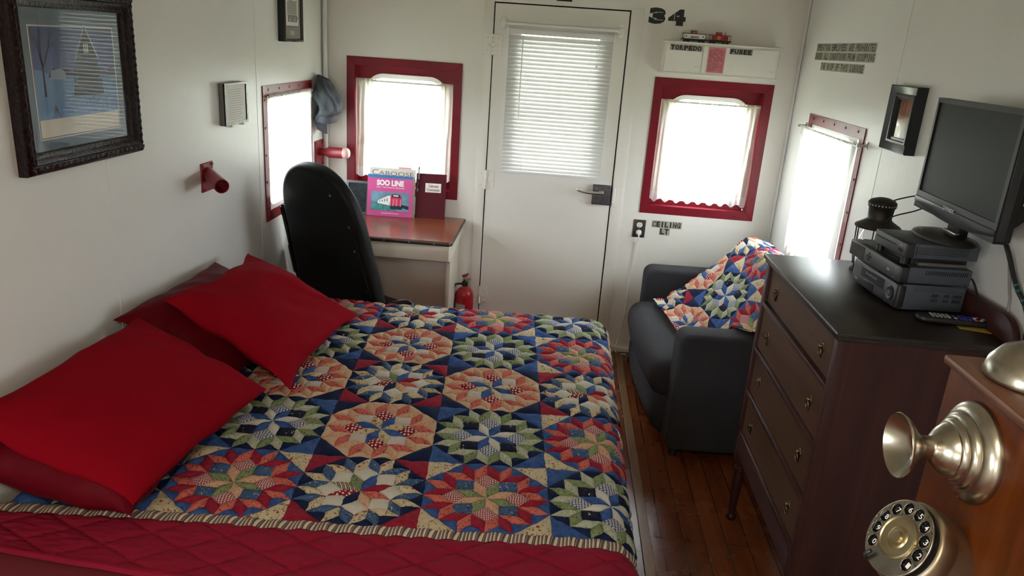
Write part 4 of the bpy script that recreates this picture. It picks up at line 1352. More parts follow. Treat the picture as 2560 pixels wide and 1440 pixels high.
quilt = thing('patchwork_quilt', 'star patchwork quilt with a red quilted border spread over the bed', 'quilt', (0.85, 2.3, 0.55))
rowsk = ['GRWRG', 'RGPGR', 'WPWPW', 'RGPGR', 'GRWRG']
lay = {}
for r in range(5):
    for c in range(5):
        lay[(c - 2, 2 - r)] = rowsk[r][c]
bm = new(); patchwork(bm, lay, PITCH_B, 6, 0.007, 0.0038)
# keep what lies clear of the wall
def clip_left(bm):
    co = Vector((-(QX - 0.02), 0, 0)); n = Vector((-math.cos(QA), math.sin(QA), 0))
    bmesh.ops.bisect_plane(bm, geom=list(bm.verts) + list(bm.edges) + list(bm.faces), plane_co=co, plane_no=n, clear_outer=True)
clip_left(bm)
for v in bm.verts:
    v.co = bed_drape(*q2bed(v.co.x, v.co.y), v.co.z)
obj('patchwork_top', bm, FABM, quilt, sharp=80)
H = 2.5 * PITCH_B
SB = 0.040
def border_pt(side, t, d):
    # t along 0..1, d outwards from the patchwork edge
    if side == 'near':
        return (-1.0 + t * (H + 1.0 + 0.0), -H - d)
    if side == 'foot':
        return (H + d, -H - 0.0 + t * 2 * H)
    return (-1.0 + t * (H + 1.0), H + d)
bm = new()
for side, ln in (('near', H + 1.0 + SB), ('foot', 2 * H), ('far', H + 1.0 + SB)):
    def fn(u, v, side=side, ln=ln):
        p = border_pt(side, u * (1 + (SB / ln if side != 'foot' else 0)), v * SB)
        pk = math.sin(u * ln * 2 * PI / 0.062 + 1.5 * noise.noise(Vector((u * 20, 3, 1)))) 
        h = 0.0035 * math.sin(PI * v) * (1 + 0.8 * pk)
        p = (p[0], p[1] + (0.0035 * pk if side != 'foot' else 0)) 
        return bed_drape(*q2bed(*p), h + 0.001)
    sheet(bm, fn, 260, 5, lambda u, v, ln=ln: (u * ln + 0.004 * math.sin(u * ln * 2 * PI / 0.062) + v * 0.006, v * SB))
obj('striped_border', bm, FABM[FI['border_stripe']], quilt)
bm = new()
RB = 0.40
def diamond(a, b):
    s = 0.115
    f1 = (a * 0.62 + b) / s
    f2 = (a * 0.62 - b) / s
    d1 = abs(f1 - math.floor(f1) - 0.5) * 2
    d2 = abs(f2 - math.floor(f2) - 0.5) * 2
    return ((1 - d1 ** 6) * (1 - d2 ** 6)) ** 0.6
for side, ln, nu in (('near', H + 1.0 + SB + 0.3, 300), ('foot', 2 * H + SB, 160), ('far', H + 1.0 + SB, 120)):
    def fn(u, v, side=side, ln=ln):
        k = ln / (H + 1.0) if side != 'foot' else 1
        rb = RB if side != 'near' else (0.15 + 0.16 * max(0.0, border_pt(side, u * k, 0)[0] + 0.86))
        p = border_pt(side, u * k, SB + v * rb)
        pk = math.sin(u * ln * 2 * PI / 0.062 + 1.5 * noise.noise(Vector((u * 20, 3, 1)))) if side == 'near' else 0
        if v < 0.1:
            p = (p[0], p[1] + 0.004 * pk * (1 - v * 10))
        h = 0.0075 * diamond(p[0], v * rb) * min(1, v * 12) + 0.002 * noise.noise(Vector((p[0] * 30, v * 14, 0)))
        if side == 'near' and v > 0.94:
            h = 0.009 - 0.012 * max(0, (v - 0.985) / 0.015)
        return bed_drape(*q2bed(*p), h + 0.001)
    sheet(bm, fn, nu, 70, lambda u, v, ln=ln: (u * ln, v * RB))
for v in bm.verts:
    v.co.x = max(v.co.x, 0.006)
obj('red_border', bm, FABM[FI['border_red']], quilt)

# ---------------------------------------------------------------- pillows
def pillow_mat(name, col, rough, sheen):
    k = NT(name)
    v = k.coord()
    f = k.noise(v, 5, 3)
    k.l(k.ramp(f, [(0.3, tuple(c * 0.93 for c in col[:3]) + (1,)), (0.7, col)]), k.p.inputs['Base Color'])
    k.p.inputs['Roughness'].default_value = rough
    k.p.inputs['Sheen Weight'].default_value = sheen
    k.p.inputs['Specular IOR Level'].default_value = 0.06
    h = k.math('ADD', k.noise(v, 6, 3, 0.5, 0.6), k.math('MULTIPLY', k.noise(v, 600, 2), 0.05))
    k.bump(h, 0.28, 0.02)
    return k.m
M_PIL = pillow_mat('bright_red_cotton', L(0.245, 0.0025, 0.009), 0.95, 0.0)
M_PIL2 = pillow_mat('dark_red_satin', L(0.115, 0.0025, 0.008), 0.5, 0.0)
def quad_pillow(label, c00, c10, c11, c01, th, mat, seed, ear=0.05, lift=1.0):
    """corners in order: low-near, low-far, high-far, high-near"""
    c00, c10, c11, c01 = [Vector(c) for c in (c00, c10, c11, c01)]
    n = (c10 - c00).cross(c01 - c00).normalized()
    if n.z < 0:
        n = -n
    mid = (c00 + c10 + c11 + c01) / 4
    bm = new()
    N = 46
    def fn(s):
        def g(u, v):
            a, b = u * 2 - 1, v * 2 - 1
            p = c00 * (1 - u) * (1 - v) + c10 * u * (1 - v) + c11 * u * v + c01 * (1 - u) * v
            prof = max(0.0, (1 - abs(a) ** 2.8)) ** 0.6 * max(0.0, (1 - abs(b) ** 2.8)) ** 0.6
            pin = ear * ((1 - b * b) * abs(a) ** 3 + (1 - a * a) * abs(b) ** 3)
            p = p + (mid - p) * pin
            edge = Vector((noise.noise(Vector((a * 2.3 + seed, b * 2.3, 1))), noise.noise(Vector((a * 2.3 + seed, b * 2.3, 5))), 0.4 * noise.noise(Vector((a * 2.3, b * 2.3, 9 + seed))))) * 0.02 * max(abs(a), abs(b)) ** 3
            wr = 0.012 * noise.noise(Vector((a * 1.7 + seed, b * 1.7, seed))) + 0.007 * noise.noise(Vector((a * 4 + b * 3 + seed, (b - a) * 1.2, 3))) * (0.3 + max(abs(a), abs(b)))
            hgt = th * 0.5 * prof * (lift if s > 0 else 1.0) + wr * min(1, prof * 2)
            q = p + edge + n * (s * hgt)
            q.x = max(q.x, 0.006)
            return q
        return g
    sheet(bm, fn(1), N, N, lambda u, v: (u, v))
    sheet(bm, lambda u, v: fn(-1)(1 - u, v), N, N, lambda u, v: (u, v))
    bmesh.ops.remove_doubles(bm, verts=bm.verts, dist=1e-4)
    bmesh.ops.recalc_face_normals(bm, faces=bm.faces)
    return tag(obj('pillow', bm, mat, sharp=85), label, 'pillow', 'red pillows at the head of the bed')
quad_pillow('darker red pillow under the near bright red pillow', (0.42, 1.475, 0.605), (0.42, 2.10, 0.605), (0.03, 2.10, 0.72), (0.012, 1.455, 0.70), 0.24, M_PIL2, 4.0)
quad_pillow('bright red pillow at the near end of the bed, beside the striped quilt border', (0.43, 1.475, 0.635), (0.505, 2.13, 0.635), (0.085, 2.16, 0.83), (0.02, 1.45, 0.82), 0.15, M_PIL, 1.0, 0.06)
quad_pillow('darker red pillow against the wall behind the far bright red pillow', (0.36, 2.20, 0.62), (0.38, 2.88, 0.62), (0.04, 2.76, 0.84), (0.03, 2.11, 0.84), 0.15, M_PIL2, 9.0)
quad_pillow('bright red pillow at the far end of the bed, beside the black chair', (0.545, 2.20, 0.605), (0.56, 2.985, 0.590), (0.12, 2.94, 0.835), (0.13, 2.19, 0.885), 0.15, M_PIL, 14.0, 0.12)

# ---------------------------------------------------------------- desk with its things
DZ = 0.746
desk = thing('desk', 'built-in desk with a red brown top and cream apron under the left red window', 'desk', (0.42, 4.0, 0))
bm = new(); prism(bm, [(0.012, 3.695), (0.835, 3.708), (0.846, 3.722), (0.838, D - 0.012), (0.012, D - 0.012)], DZ - 0.012, DZ, WORLD, 0.002, 1); obj('desk_top', bm, M_DESK, desk)
bm = new(); prism(bm, [(0.012, 3.690), (0.836, 3.703), (0.851, 3.720), (0.843, D - 0.006), (0.012, D - 0.006)], DZ - 0.022, DZ - 0.004, WORLD, 0.003, 2)
for a in (0.30, 0.50, 0.63, 0.76):
    cyl(bm, (a, 3.70, DZ - 0.012), (a, 3.686 + a * 0.016, DZ - 0.012), 0.004, 8, mi=1)
obj('edge_band', bm, [pm('black_edge_band', L(0.02, 0.012, 0.01), 0.4), M_STEEL], desk)
M_DESKP = pm('desk_enamel', L(0.62, 0.56, 0.47), 0.4, bump=0.1, bscale=30)
bm = new()
prism(bm, [(3.712, DZ - 0.022), (3.70, DZ - 0.05), (3.712, DZ - 0.105), (3.74, DZ - 0.118), (3.77, DZ - 0.118), (D - 0.004, DZ - 0.06), (D - 0.004, DZ - 0.022)], 0.012, 0.838, F((0, 0, 0), (0, 1, 0), (0, 0, 1)), 0.003, 2)
obj('apron', bm, M_DESKP, desk)
bm = new(); box(bm, (0.785, 3.95, 0.0), (0.812, D - 0.004, DZ - 0.09), 0.004); obj('side_panel', bm, M_DESKP, desk)
bm = new(); box(bm, (0.012, 4.02, 0.0), (0.785, 4.035, DZ - 0.09), 0.002); obj('front_panel', bm, M_DESKP, desk)

def lean_frame(x0, x1, y_bot, y_top, z0, z1):
    up = Vector((0, y_top - y_bot, z1 - z0)).normalized()
    return F((x0, y_bot, z0), (1, 0, 0), up), math.hypot(y_top - y_bot, z1 - z0)
# pink book
fr, hh = lean_frame(0.286, 0.0, 4.168, 4.192, DZ + 0.001, DZ + 0.234)
KB = hh / 0.2726
fr = F(fr.o, (1, 0.035, 0), fr.u)
wB = 0.258
bk = thing('book', 'pink railway photo book with a locomotive on its cover leaning on the desk', 'book', (0.41, 4.18, DZ))
M_BKPINK = pm('pink_cover', L(0.52, 0.085, 0.25), 0.35, spec=0.3, var=0.15, vscale=6)
bm = new(); box(bm, (0.002, 0.002, -0.010), (wB - 0.002, hh - 0.002, -0.0008), 0, 1, fr); obj('pages', bm, M_PAPER, bk)
bm = new(); box(bm, (0, 0, -0.001), (wB, hh, 0.0), 0, 1, fr); box(bm, (0, 0, -0.0112), (wB, hh, -0.0100), 0, 1, fr); box(bm, (-0.001, 0, -0.0112), (0.001, hh, 0.0), 0, 1, fr); obj('cover', bm, M_BKPINK, bk)
bm = new()
flat(bm, [(0.0, hh - 0.016), (wB, hh - 0.016), (wB, hh), (0, hh)], fr, 0.0004, 0)
letters(bm, 'SOO LINE', 0.052, hh - 0.060, 0.155, 0.033, fr, 0.0006, 0.05, 1)
letters(bm, '1975 - 1992 PHOTO ARCHIVE', 0.050, hh - 0.074, 0.160, 0.009, fr, 0.0006, 0.03, 2)
letters(bm, 'Selected by Frank W. Jordan', 0.082, 0.013, 0.10, 0.008, fr, 0.0006, 0.03, 1)
# cover photograph
flat(bm, [(0.022, (0.038) * KB), (0.238, (0.038) * KB), (0.238, (0.163) * KB), (0.022, (0.163) * KB)], fr, 0.0004, 3)
flat(bm, [(0.022, (0.038) * KB), (0.175, (0.038) * KB), (0.10, (0.085) * KB), (0.022, (0.098) * KB)], fr, 0.0006, 4)
flat(bm, [(0.105, (0.088) * KB), (0.238, (0.052) * KB), (0.238, (0.075) * KB), (0.125, (0.098) * KB)], fr, 0.00065, 6)
flat(bm, [(0.060, (0.085) * KB), (0.128, (0.074) * KB), (0.134, (0.140) * KB), (0.118, (0.137) * KB), (0.062, (0.103) * KB)], fr, 0.0007, 1)
flat(bm, [(0.128, (0.074) * KB), (0.196, (0.074) * KB), (0.198, (0.135) * KB), (0.180, (0.150) * KB), (0.142, (0.150) * KB), (0.134, (0.140) * KB)], fr, 0.0008, 5)
flat(bm, [(0.140, (0.130) * KB), (0.190, (0.130) * KB), (0.186, (0.1485) * KB), (0.144, (0.1485) * KB)], fr, 0.0010, 6)
flat(bm, [(0.148, (0.136) * KB), (0.180, (0.136) * KB), (0.178, (0.144) * KB), (0.150, (0.144) * KB)], fr, 0.0012, 1)
flat(bm, [(0.150, (0.078) * KB), (0.180, (0.078) * KB), (0.180, (0.124) * KB), (0.150, (0.124) * KB)], fr, 0.0010, 7)
for a in (0.132, 0.148, 0.168, 0.190):
    flat(bm, [(a, (0.070) * KB), (a + 0.002, (0.070) * KB), (a + 0.002, (0.118) * KB), (a, (0.118) * KB)], fr, 0.0013, 1)
flat(bm, [(0.135, (0.050) * KB), (0.20, (0.050) * KB), (0.205, (0.074) * KB), (0.128, (0.074) * KB)], fr, 0.0009, 6)
for i in range(4):
    flat(bm, [(0.070 + i * 0.014, (0.094 + i * 0.002) * KB), (0.074 + i * 0.014, (0.094 + i * 0.002) * KB), (0.074 + i * 0.014, (0.103 + i * 0.006) * KB), (0.070 + i * 0.014, (0.103 + i * 0.006) * KB)], fr, 0.001, 6)
obj('cover_print', bm, [pm('book_blue', L(0.03, 0.17, 0.36), 0.3), pm('book_white', L(0.75, 0.72, 0.70), 0.35), pm('book_pale_pink', L(0.72, 0.45, 0.52), 0.35),
                        pm('photo_sky', L(0.15, 0.27, 0.36), 0.3, var=0.3, vscale=12), pm('photo_grass', L(0.05, 0.20, 0.20), 0.3, var=0.4, vscale=40), pm('photo_red', L(0.50, 0.035, 0.09), 0.3),
                        pm('photo_dark', L(0.02, 0.022, 0.035), 0.3), pm('photo_red_bright', L(0.60, 0.07, 0.14), 0.3)], bk, smooth=False)
# grey caboose book behind
fr2 = F((0.300, 4.186, DZ + 0.001), (1, 0.02, 0), Vector((0, 0.024, 0.295)).normalized())
bk = thing('book', 'pale grey book titled CABOOSE standing behind the pink book', 'book', (0.42, 4.19, DZ))
bm = new(); box(bm, (0.002, 0.002, -0.009), (0.250, 0.268, -0.0008), 0, 1, fr2); obj('pages', bm, M_PAPER, bk)
bm = new(); box(bm, (-0.006, 0, -0.0010), (0.254, 0.272, 0.0), 0, 1, fr2); box(bm, (-0.006, 0, -0.0102), (0.254, 0.272, -0.0092), 0, 1, fr2); obj('cover', bm, pm('grey_cover', L(0.58, 0.56, 0.50), 0.5), bk)
bm = new(); letters(bm, 'C', 0.006, 0.231, 0.036, 0.030, fr2, 0.0005, 0.0); letters(bm, 'ABOOSE', 0.044, 0.231, 0.200, 0.024, fr2, 0.0005, 0.0); obj('title', bm, pm('title_grey', L(0.16, 0.12, 0.14), 0.5), bk)
fr3 = F((0.43, 4.214, DZ + 0.001), (1, 0, 0), (0, 0.09, 1))
bm = new(); box(bm, (0.02, 0, -0.003), (0.095, 0.279, 0.0), 0.0005, 1, fr3); tag(obj('booklet', bm, pm('dusty_pink_card', L(0.50, 0.22, 0.24), 0.6)), 'dusty pink card whose top shows behind the CABOOSE book', 'booklet')
# maroon binder with pen
fr4 = F((0.558, 4.205, DZ + 0.001), (1, 0.10, 0), Vector((0, 0.03, 0.27)).normalized())
bi = thing('binder', 'maroon comment binder with a white label standing right of the pink book', 'binder', (0.65, 4.21, DZ))
M_MAR = pm('maroon_leatherette', L(0.085, 0.007, 0.015), 0.5, spec=0.2, bump=0.2, bscale=300, bdist=0.001)
bm = new(); box(bm, (0.003, 0.003, -0.010), (0.166, 0.249, -0.0015), 0, 1, fr4); obj('pages', bm, M_PAPER, bi)
bm = new(); box(bm, (0, 0, -0.0018), (0.170, 0.253, 0.0), 0.0006, 1, fr4); box(bm, (0, 0, -0.0125), (0.170, 0.253, -0.0105), 0.0006, 1, fr4); box(bm, (-0.001, 0, -0.0125), (0.001, 0.253, 0.0), 0, 1, fr4); obj('cover', bm, M_MAR, bi)
bm = new(); flat(bm, [(0.052, 0.148), (0.142, 0.148), (0.142, 0.200), (0.052, 0.200)], fr4, 0.0004, 0); letters(bm, 'Caboose', 0.070, 0.177, 0.056, 0.016, fr4, 0.0006, 0.02, 1); letters(bm, 'Comments', 0.060, 0.155, 0.074, 0.016, fr4, 0.0006, 0.02, 1); obj('label', bm, [M_PAPER, pm('label_ink', L(0.17, 0.03, 0.04), 0.6)], bi)
pen = thing('pen', 'black ballpoint pen clipped to the left edge of the maroon binder', 'pen', fr4(0.012, 0.15, 0.006))
bm = new(); tube(bm, [fr4(0.010, 0.165, 0.006), fr4(0.013, 0.29, 0.006)], lambda t: 0.0048 - 0.001 * t, 10); obj('barrel', bm, M_BLACKGL, pen)
bm = new(); cyl(bm, fr4(0.0085, 0.150, 0.006), fr4(0.010, 0.166, 0.006), 0.0028, 10, 0.0045); box(bm, (0.0125, 0.22, 0.0095), (0.0155, 0.275, 0.011), 0, 1, fr4); obj('clip_and_tip', bm, M_STEEL, pen)
# small dark picture behind the chair
fr5 = F((0.155, 4.175, DZ + 0.001), (1, 0, 0), Vector((0, 0.05, 0.20)).normalized())
sp_ = thing('desk_picture', 'small dark framed picture on the desk half hidden behind the chair', 'picture', (0.22, 4.18, DZ))
bm = new(); ring(bm, [(0, 0), (0.135, 0), (0.135, 0.19), (0, 0.19)], [(0.013, 0.013), (0.122, 0.013), (0.122, 0.177), (0.013, 0.177)], -0.010, 0.004, fr5); obj('frame', bm, pm('grey_black_frame', L(0.05, 0.055, 0.06), 0.3), sp_)
bm = new(); box(bm, (0.012, 0.012, -0.008), (0.123, 0.178, -0.004), 0, 1, fr5); obj('image', bm, pm('dark_photo', L(0.010, 0.014, 0.018), 0.5, spec=0.15, var=0.8, vscale=60), sp_)

# ---------------------------------------------------------------- fire extinguisher
ex = thing('fire_extinguisher', 'small red fire extinguisher on the floor between the desk and the door', 'fire extinguisher', (0.868, 4.20, 0.0))
bm = new(); lathe(bm, [(0.0, 0.0), (0.050, 0.0), (0.054, 0.006), (0.054, 0.295), (0.050, 0.320), (0.036, 0.342), (0.018, 0.352), (0.016, 0.362), (0, 0.362)], (0.868, 4.20, 0), (0, 0, 1), 28); obj('cylinder', bm, pm('extinguisher_red', L(0.36, 0.012, 0.018), 0.25), ex)
bm = new(); lathe(bm, [(0.0546, 0.10), (0.0546, 0.26)], (0.868, 4.20, 0), (0, 0, 1), 28, caps=False); me_ = [f for f in bm.faces if f.calc_center_median().x > 0.868 + 0.01 or f.calc_center_median().y > 4.19]; bmesh.ops.delete(bm, geom=me_, context='FACES'); obj('label_sticker', bm, pm('grey_sticker', L(0.35, 0.34, 0.32), 0.5), ex)
bm = new(); lathe(bm, [(0.016, 0.358), (0.018, 0.364), (0.018, 0.385), (0.010, 0.392), (0.010, 0.402), (0, 0.402)], (0.868, 4.20, 0), (0, 0, 1), 14); cyl(bm, (0.868, 4.20, 0.374), (0.832, 4.185, 0.374), 0.006, 10); obj('valve', bm, M_BLACKPL, ex)
bm = new(); prism(bm, [(-0.012, 0.395), (0.012, 0.395), (0.034, 0.405), (0.036, 0.412), (0.010, 0.410), (-0.012, 0.408)], -0.009, 0.009, F((0.868, 4.20, 0), (1, -0.3, 0), (0, 0, 1)), 0.002); obj('carry_handle', bm, M_STEEL, ex)
bm = new(); prism(bm, [(-0.016, 0.412), (0.008, 0.416), (0.020, 0.432), (0.014, 0.440), (-0.004, 0.430), (-0.018, 0.424)], -0.009, 0.009, F((0.868, 4.20, 0), (1, -0.3, 0), (0, 0, 1)), 0.002); obj('lever', bm, pm('lever_red', L(0.3, 0.02, 0.02), 0.4), ex)
bm = new(); tube(bm, smooth_path([(0.836, 4.187, 0.374), (0.815, 4.178, 0.37), (0.806, 4.175, 0.34), (0.808, 4.178, 0.30)], 6), 0.006, 8); obj('nozzle', bm, M_BLACKPL, ex)
bm = new()
tube(bm, [(0.884 + 0.010 * math.cos(t), 4.18, 0.398 + 0.010 * math.sin(t)) for t in [i * PI / 6 for i in range(12)]], 0.0014, 6, True); obj('pull_pin', bm, M_STEEL, ex)

# ---------------------------------------------------------------- chair
CB = Vector((0.345, 3.485, 0.45))                 # middle of the lower edge of the back
CHR = Vector((0.866, -0.5, 0))
CHU = Vector((-0.15, -0.26, 1.0)).normalized()
CHF = F(CB, CHR, CHU)                             # a: across the back, b: up its slope, c: towards the camera
chair = thing('desk_chair', 'black high backed vinyl chair with round tube frame facing the desk', 'chair', (0.40, 3.62, 0))
M_VINYL = pm('black_vinyl', L(0.005, 0.005, 0.006), 0.55, bump=0.25, bscale=30, bdist=0.004, spec=0.25)
M_TUBE = pm('black_tube', L(0.008, 0.008, 0.009), 0.18, spec=0.5)
def back_outline(n=44):
    pts = []
    for i in range(n + 1):
        t = PI * i / n
        ct, st = math.cos(t), math.sin(t)
        a = (0.254 if ct > 0 else 0.258) * math.copysign(abs(ct) ** 0.86, ct)
        pts.append((a, 0.40 + 0.338 * abs(st) ** 0.86))
    return [(0.266, -0.02)] + pts + [(-0.272, 0.30), (-0.310, -0.02)]
bo = back_outline()
bm = new(); prism(bm, bo, -0.060, 0.010, CHF, 0.026, 5)
bk_ = obj('back', bm, M_VINYL, chair, sharp=60)
for a, b in ((0.120, 0.615), (0.196, 0.470), (0.196, 0.345), (0.214, 0.13), (0.190, 0.045)):
    bm = new(); lathe(bm, [(0.0065, 0), (0.006, 0.002), (0.0, 0.0035)], CHF(a, b, 0.0105), CHF.n, 10); obj('stud', bm, M_STEEL, bk_)
bm = new(); tube(bm, [CHF(0.218, 0.44, 0.006), CHF(0.226, 0.0, 0.006)], 0.010, 8); obj('side_piping', bm, M_VINYL, bk_, sharp=70)
SEATF = F((CB.x - CHF.n.x * 0.19 - 0.05, CB.y - CHF.n.y * 0.19 + 0.03, 0), CHR, (0.5, 0.866, 0))
bm = new(); prism(bm, rrect(-0.17, -0.17, 0.19, 0.19, 0.06, 6), 0.33, 0.39, SEATF, 0.02, 3)
obj('seat', bm, M_VINYL, chair, sharp=60)
bm = new()
p0, p1 = CHF(-0.283, 0.475, -0.02), CHF(-0.300, 0.27, -0.02)
lathe(bm, [(0.012, 0.02), (0.012, 0.0), (0.0155, -0.002), (0.018, 0.004), (0.018, (p1 - p0).length)], p0, p1 - p0, 16)
obj('arm_tube', bm, M_TUBE, chair)
bm = new()
cyl(bm, CHF(-0.306, 0.25, -0.02), CHF(-0.318, 0.10, -0.02), 0.0215, 16)
cyl(bm, CHF(-0.300, 0.30, -0.02), CHF(-0.318, 0.0, -0.02), 0.0175, 16)
obj('frame_post', bm, M_TUBE, chair)
P_ = [CHF(0.235, 0.035, -0.02), Vector((0.615, 3.385, 0.503)), Vector((0.672, 3.405, 0.512)), Vector((0.700, 3.415, 0.504)), Vector((0.716, 3.42, 0.475)), Vector((0.722, 3.43, 0.40)), Vector((0.735, 3.46, 0.013))]
bm = new(); tube(bm, smooth_path(P_, 6), 0.0125, 12); obj('leg', bm, M_TUBE, chair)
bm = new(); tube(bm, smooth_path([CHF(-0.318, 0.0, -0.02), Vector((0.10, 3.66, 0.35)), Vector((0.11, 3.64, 0.013))], 6), 0.0125, 12); obj('leg', bm, M_TUBE, chair)
for a in (-0.17, 0.20):
    q = SEATF(a, 0.17, 0.0)
    bm = new(); tube(bm, [Vector((q.x, q.y, 0.34)), Vector((q.x + 0.01, min(q.y + 0.02, 3.90), 0.013))], 0.0125, 12); obj('leg', bm, M_TUBE, chair)

# ---------------------------------------------------------------- sofa and throw
SA = math.radians(3.0)
SF = F((1.948, 3.035, 0), (math.cos(SA), math.sin(SA), 0), (-math.sin(SA), math.cos(SA), 0))   # a: depth, b: length away from camera, c: up
M_SOFA = pm('charcoal_sofa_cloth', L(0.034, 0.033, 0.037), 0.92, bump=0.25, bscale=300, bdist=0.002, spec=0.25, var=0.1)
sofa = thing('sofa', 'small charcoal two seat sofa against the right wall beyond the dresser', 'sofa', (2.2, 3.6, 0))
SL = 1.13
def arm(b0, b1, name):
    bm = new()
    prism(bm, rrect(0.0, 0.045, 0.60, 0.605, 0.045, 6), b0, b1, F(SF.o, SF.r, (0, 0, 1)), 0.018, 3)
    # frame normal = r x z = -b direction: mirror to +b
    return obj(name, bm, M_SOFA, sofa, sharp=60)
_SFR = F(SF.o, SF.r, (0, 0, 1))
for b0 in (0.0, SL - 0.14):
    bm = new(); prism(bm, rrect(0.0, 0.045, 0.575, 0.605, 0.05, 6), -(b0 + 0.14), -b0, _SFR, 0.022, 4); obj('arm', bm, M_SOFA, sofa, sharp=60)
bm = new(); prism(bm, rrect(0.47, 0.08, 0.600, 0.79, 0.055, 6), -(SL - 0.13), -0.13, _SFR, 0.02, 3); obj('backrest', bm, M_SOFA, sofa, sharp=60)
def cushion(c0, c1, a0, name):
    bm = new()
    b0, b1 = 0.142, SL - 0.142
    prism(bm, rrect(a0, c0, 0.40, c1, min(0.075, (c1 - c0) / 2.05), 7), -b1, -b0, _SFR, 0.03, 4)
    bmesh.ops.subdivide_edges(bm, edges=[e for e in bm.edges if abs((e.verts[0].co - e.verts[1].co).dot(SF.u)) > 0.3], cuts=14)
    for v in bm.verts:
        l = (v.co - SF.o)
        b = l.dot(SF.u)
        t = max(0, min(1, (b - b0) / (b1 - b0)))
        k = math.sin(PI * t)
        if l.z > (c0 + c1) / 2:
            v.co.z += 0.020 * k + 0.004 * noise.noise(Vector((b * 14, l.dot(SF.r) * 4, 2)))
        if l.dot(SF.r) < 0.06:
            v.co -= SF.r * (0.022 * k)
    return obj(name, bm, M_SOFA, sofa, sharp=60)
cushion(0.245, 0.425, -0.078, 'seat_cushion')
cushion(0.055, 0.245, -0.052, 'lower_cushion')
bm = new(); box(bm, (0.03, 0.05, 0.045), (0.57, SL - 0.05, 0.12), 0.01, 2, SF); obj('base', bm, M_DARK, sofa)
for a, b in ((0.05, 0.06), (0.05, SL - 0.06), (0.52, 0.06), (0.52, SL - 0.06)):
    bm = new(); cyl(bm, SF(a, b, 0), SF(a, b, 0.05), 0.02, 12); obj('foot', bm, M_BLACKPL, sofa)
bm = new(); prism(bm, rrect(-0.02, 0.02, 0.02, 0.06, 0.01, 3), 0.0, 0.02, F(SF(-0.03, SL - 0.12, 0.02), SF.r, (0, 0, 1)), 0.003); obj('glide', bm, M_BLACKPL, sofa)

PT = 0.35
bm = new()
lay = {(0, 0): 'G', (-1, 0): 'P', (0, 1): 'P', (1, 0): 'R', (0, -1): 'R', (-1, 1): 'W', (1, 1): 'W', (1, -1): 'W', (-1, -1): 'W', (2, 0): 'G', (2, 1): 'P', (2, -1): 'R', (0, -2): 'G', (1, -2): 'R', (2, -2): 'W', (-1, -2): 'R', (0, -3): 'R', (1, -3): 'W', (-1, -3): 'W'}
patchwork(bm, lay, PT, 5, 0.006, 0.003)
I0, I1, J0, J1 = -1.28, 1.95, -1.10, 0.93
for co, no in (((I0 * PT, 0, 0), (-1, 0, 0)), ((I1 * PT, 0, 0), (1, 0, 0)), ((0, J0 * PT, 0), (0, -1, 0)), ((0, J1 * PT, 0), (0, 1, 0))):
    bmesh.ops.bisect_plane(bm, geom=list(bm.verts) + list(bm.edges) + list(bm.faces), plane_co=co, plane_no=no, clear_outer=True)
PROF = [(0.0, 1.935, 0.470), (0.10, 2.00, 0.478), (0.25, 2.06, 0.530), (0.45, 2.155, 0.618), (0.65, 2.245, 0.715), (0.82, 2.32, 0.795), (0.92, 2.375, 0.838), (1.0, 2.43, 0.845), (1.12, 2.51, 0.832), (1.25, 2.565, 0.76), (1.45, 2.58, 0.62)]
def throw_pt(p, q, h):
    i, j = -p / PT, q / PT
    t = (1.28 - i) / 2.44
    t = max(0, min(1.449, t))
    s = (j + 0.264) / 1.194
    k = max(n for n, pr in enumerate(PROF[:-1]) if pr[0] <= t + 1e-9)
    (t0, x0, z0), (t1, x1, z1) = PROF[k], PROF[k + 1]
    w = (t - t0) / (t1 - t0)
    w = w * w * (3 - 2 * w) * 0.3 + w * 0.7
    x, z = x0 + (x1 - x0) * w, z0 + (z1 - z0) * w
    y = 3.41 + s * 0.52 - 0.02 * math.sin(PI * min(1, t))
    x += 0.075 * (1 - s) * (1 - t) ** 1.0
    wr = 0.016 * noise.noise(Vector((i * 1.6 + 2, j * 2.0, 3))) + 0.010 * math.sin(5 * i + 7 * j + 2 * noise.noise(Vector((i, j, 1)))) * (0.4 + 0.6 * (1 - s))
    # a soft roll where the lower far corner folds under itself
    fold = math.exp(-((i - 0.98 + 0.25 * (j - 0.3)) ** 2) / 0.02) * max(0, min(1, (j + 0.1) * 2)) * 0.018
    return Vector((min(x - 0.35 * (h + wr + fold), 2.58), max(3.20 if z < 0.60 else 3.20 - 0.16 * min(1.0, (z - 0.60) / 0.05), y), z + 0.9 * (h + max(-0.006, wr) + fold)))
for v in bm.verts:
    v.co = throw_pt(v.co.x, v.co.y, v.co.z)
tag(obj('patchwork_throw', bm, FABM, sharp=80), 'star patchwork throw draped from the sofa back over its seat', 'throw')

# ---------------------------------------------------------------- dresser
DX0, DX1, DY0, DY1, DTZ = 2.127, 2.572, 1.878, 2.670, 1.083
dr = thing('dresser', 'tall dark walnut chest of drawers with brass ring pulls against the right wall', 'dresser', ((DX0 + DX1) / 2, (DY0 + DY1) / 2, 0))
bm = new()
box(bm, (DX0, DY0, DTZ - 0.016), (DX1, DY1, DTZ), 0.005, 2)
box(bm, (DX0 + 0.008, DY0 + 0.008, DTZ - 0.028), (DX1, DY1 - 0.008, DTZ - 0.014), 0.004, 2)
obj('dresser_top', bm, M_DRESSTOP, dr)
bm = new()
x0, y0, y1 = DX0 + 0.016, DY0 + 0.016, DY1 - 0.016
box(bm, (x0 + 0.001, y0 + 0.004, 0.28), (DX1 - 0.002, y0 + 0.018, DTZ - 0.028), 0.0, 1)
box(bm, (x0, y1 - 0.016, 0.28), (DX1 - 0.002, y1, DTZ - 0.028), 0.002, 1)
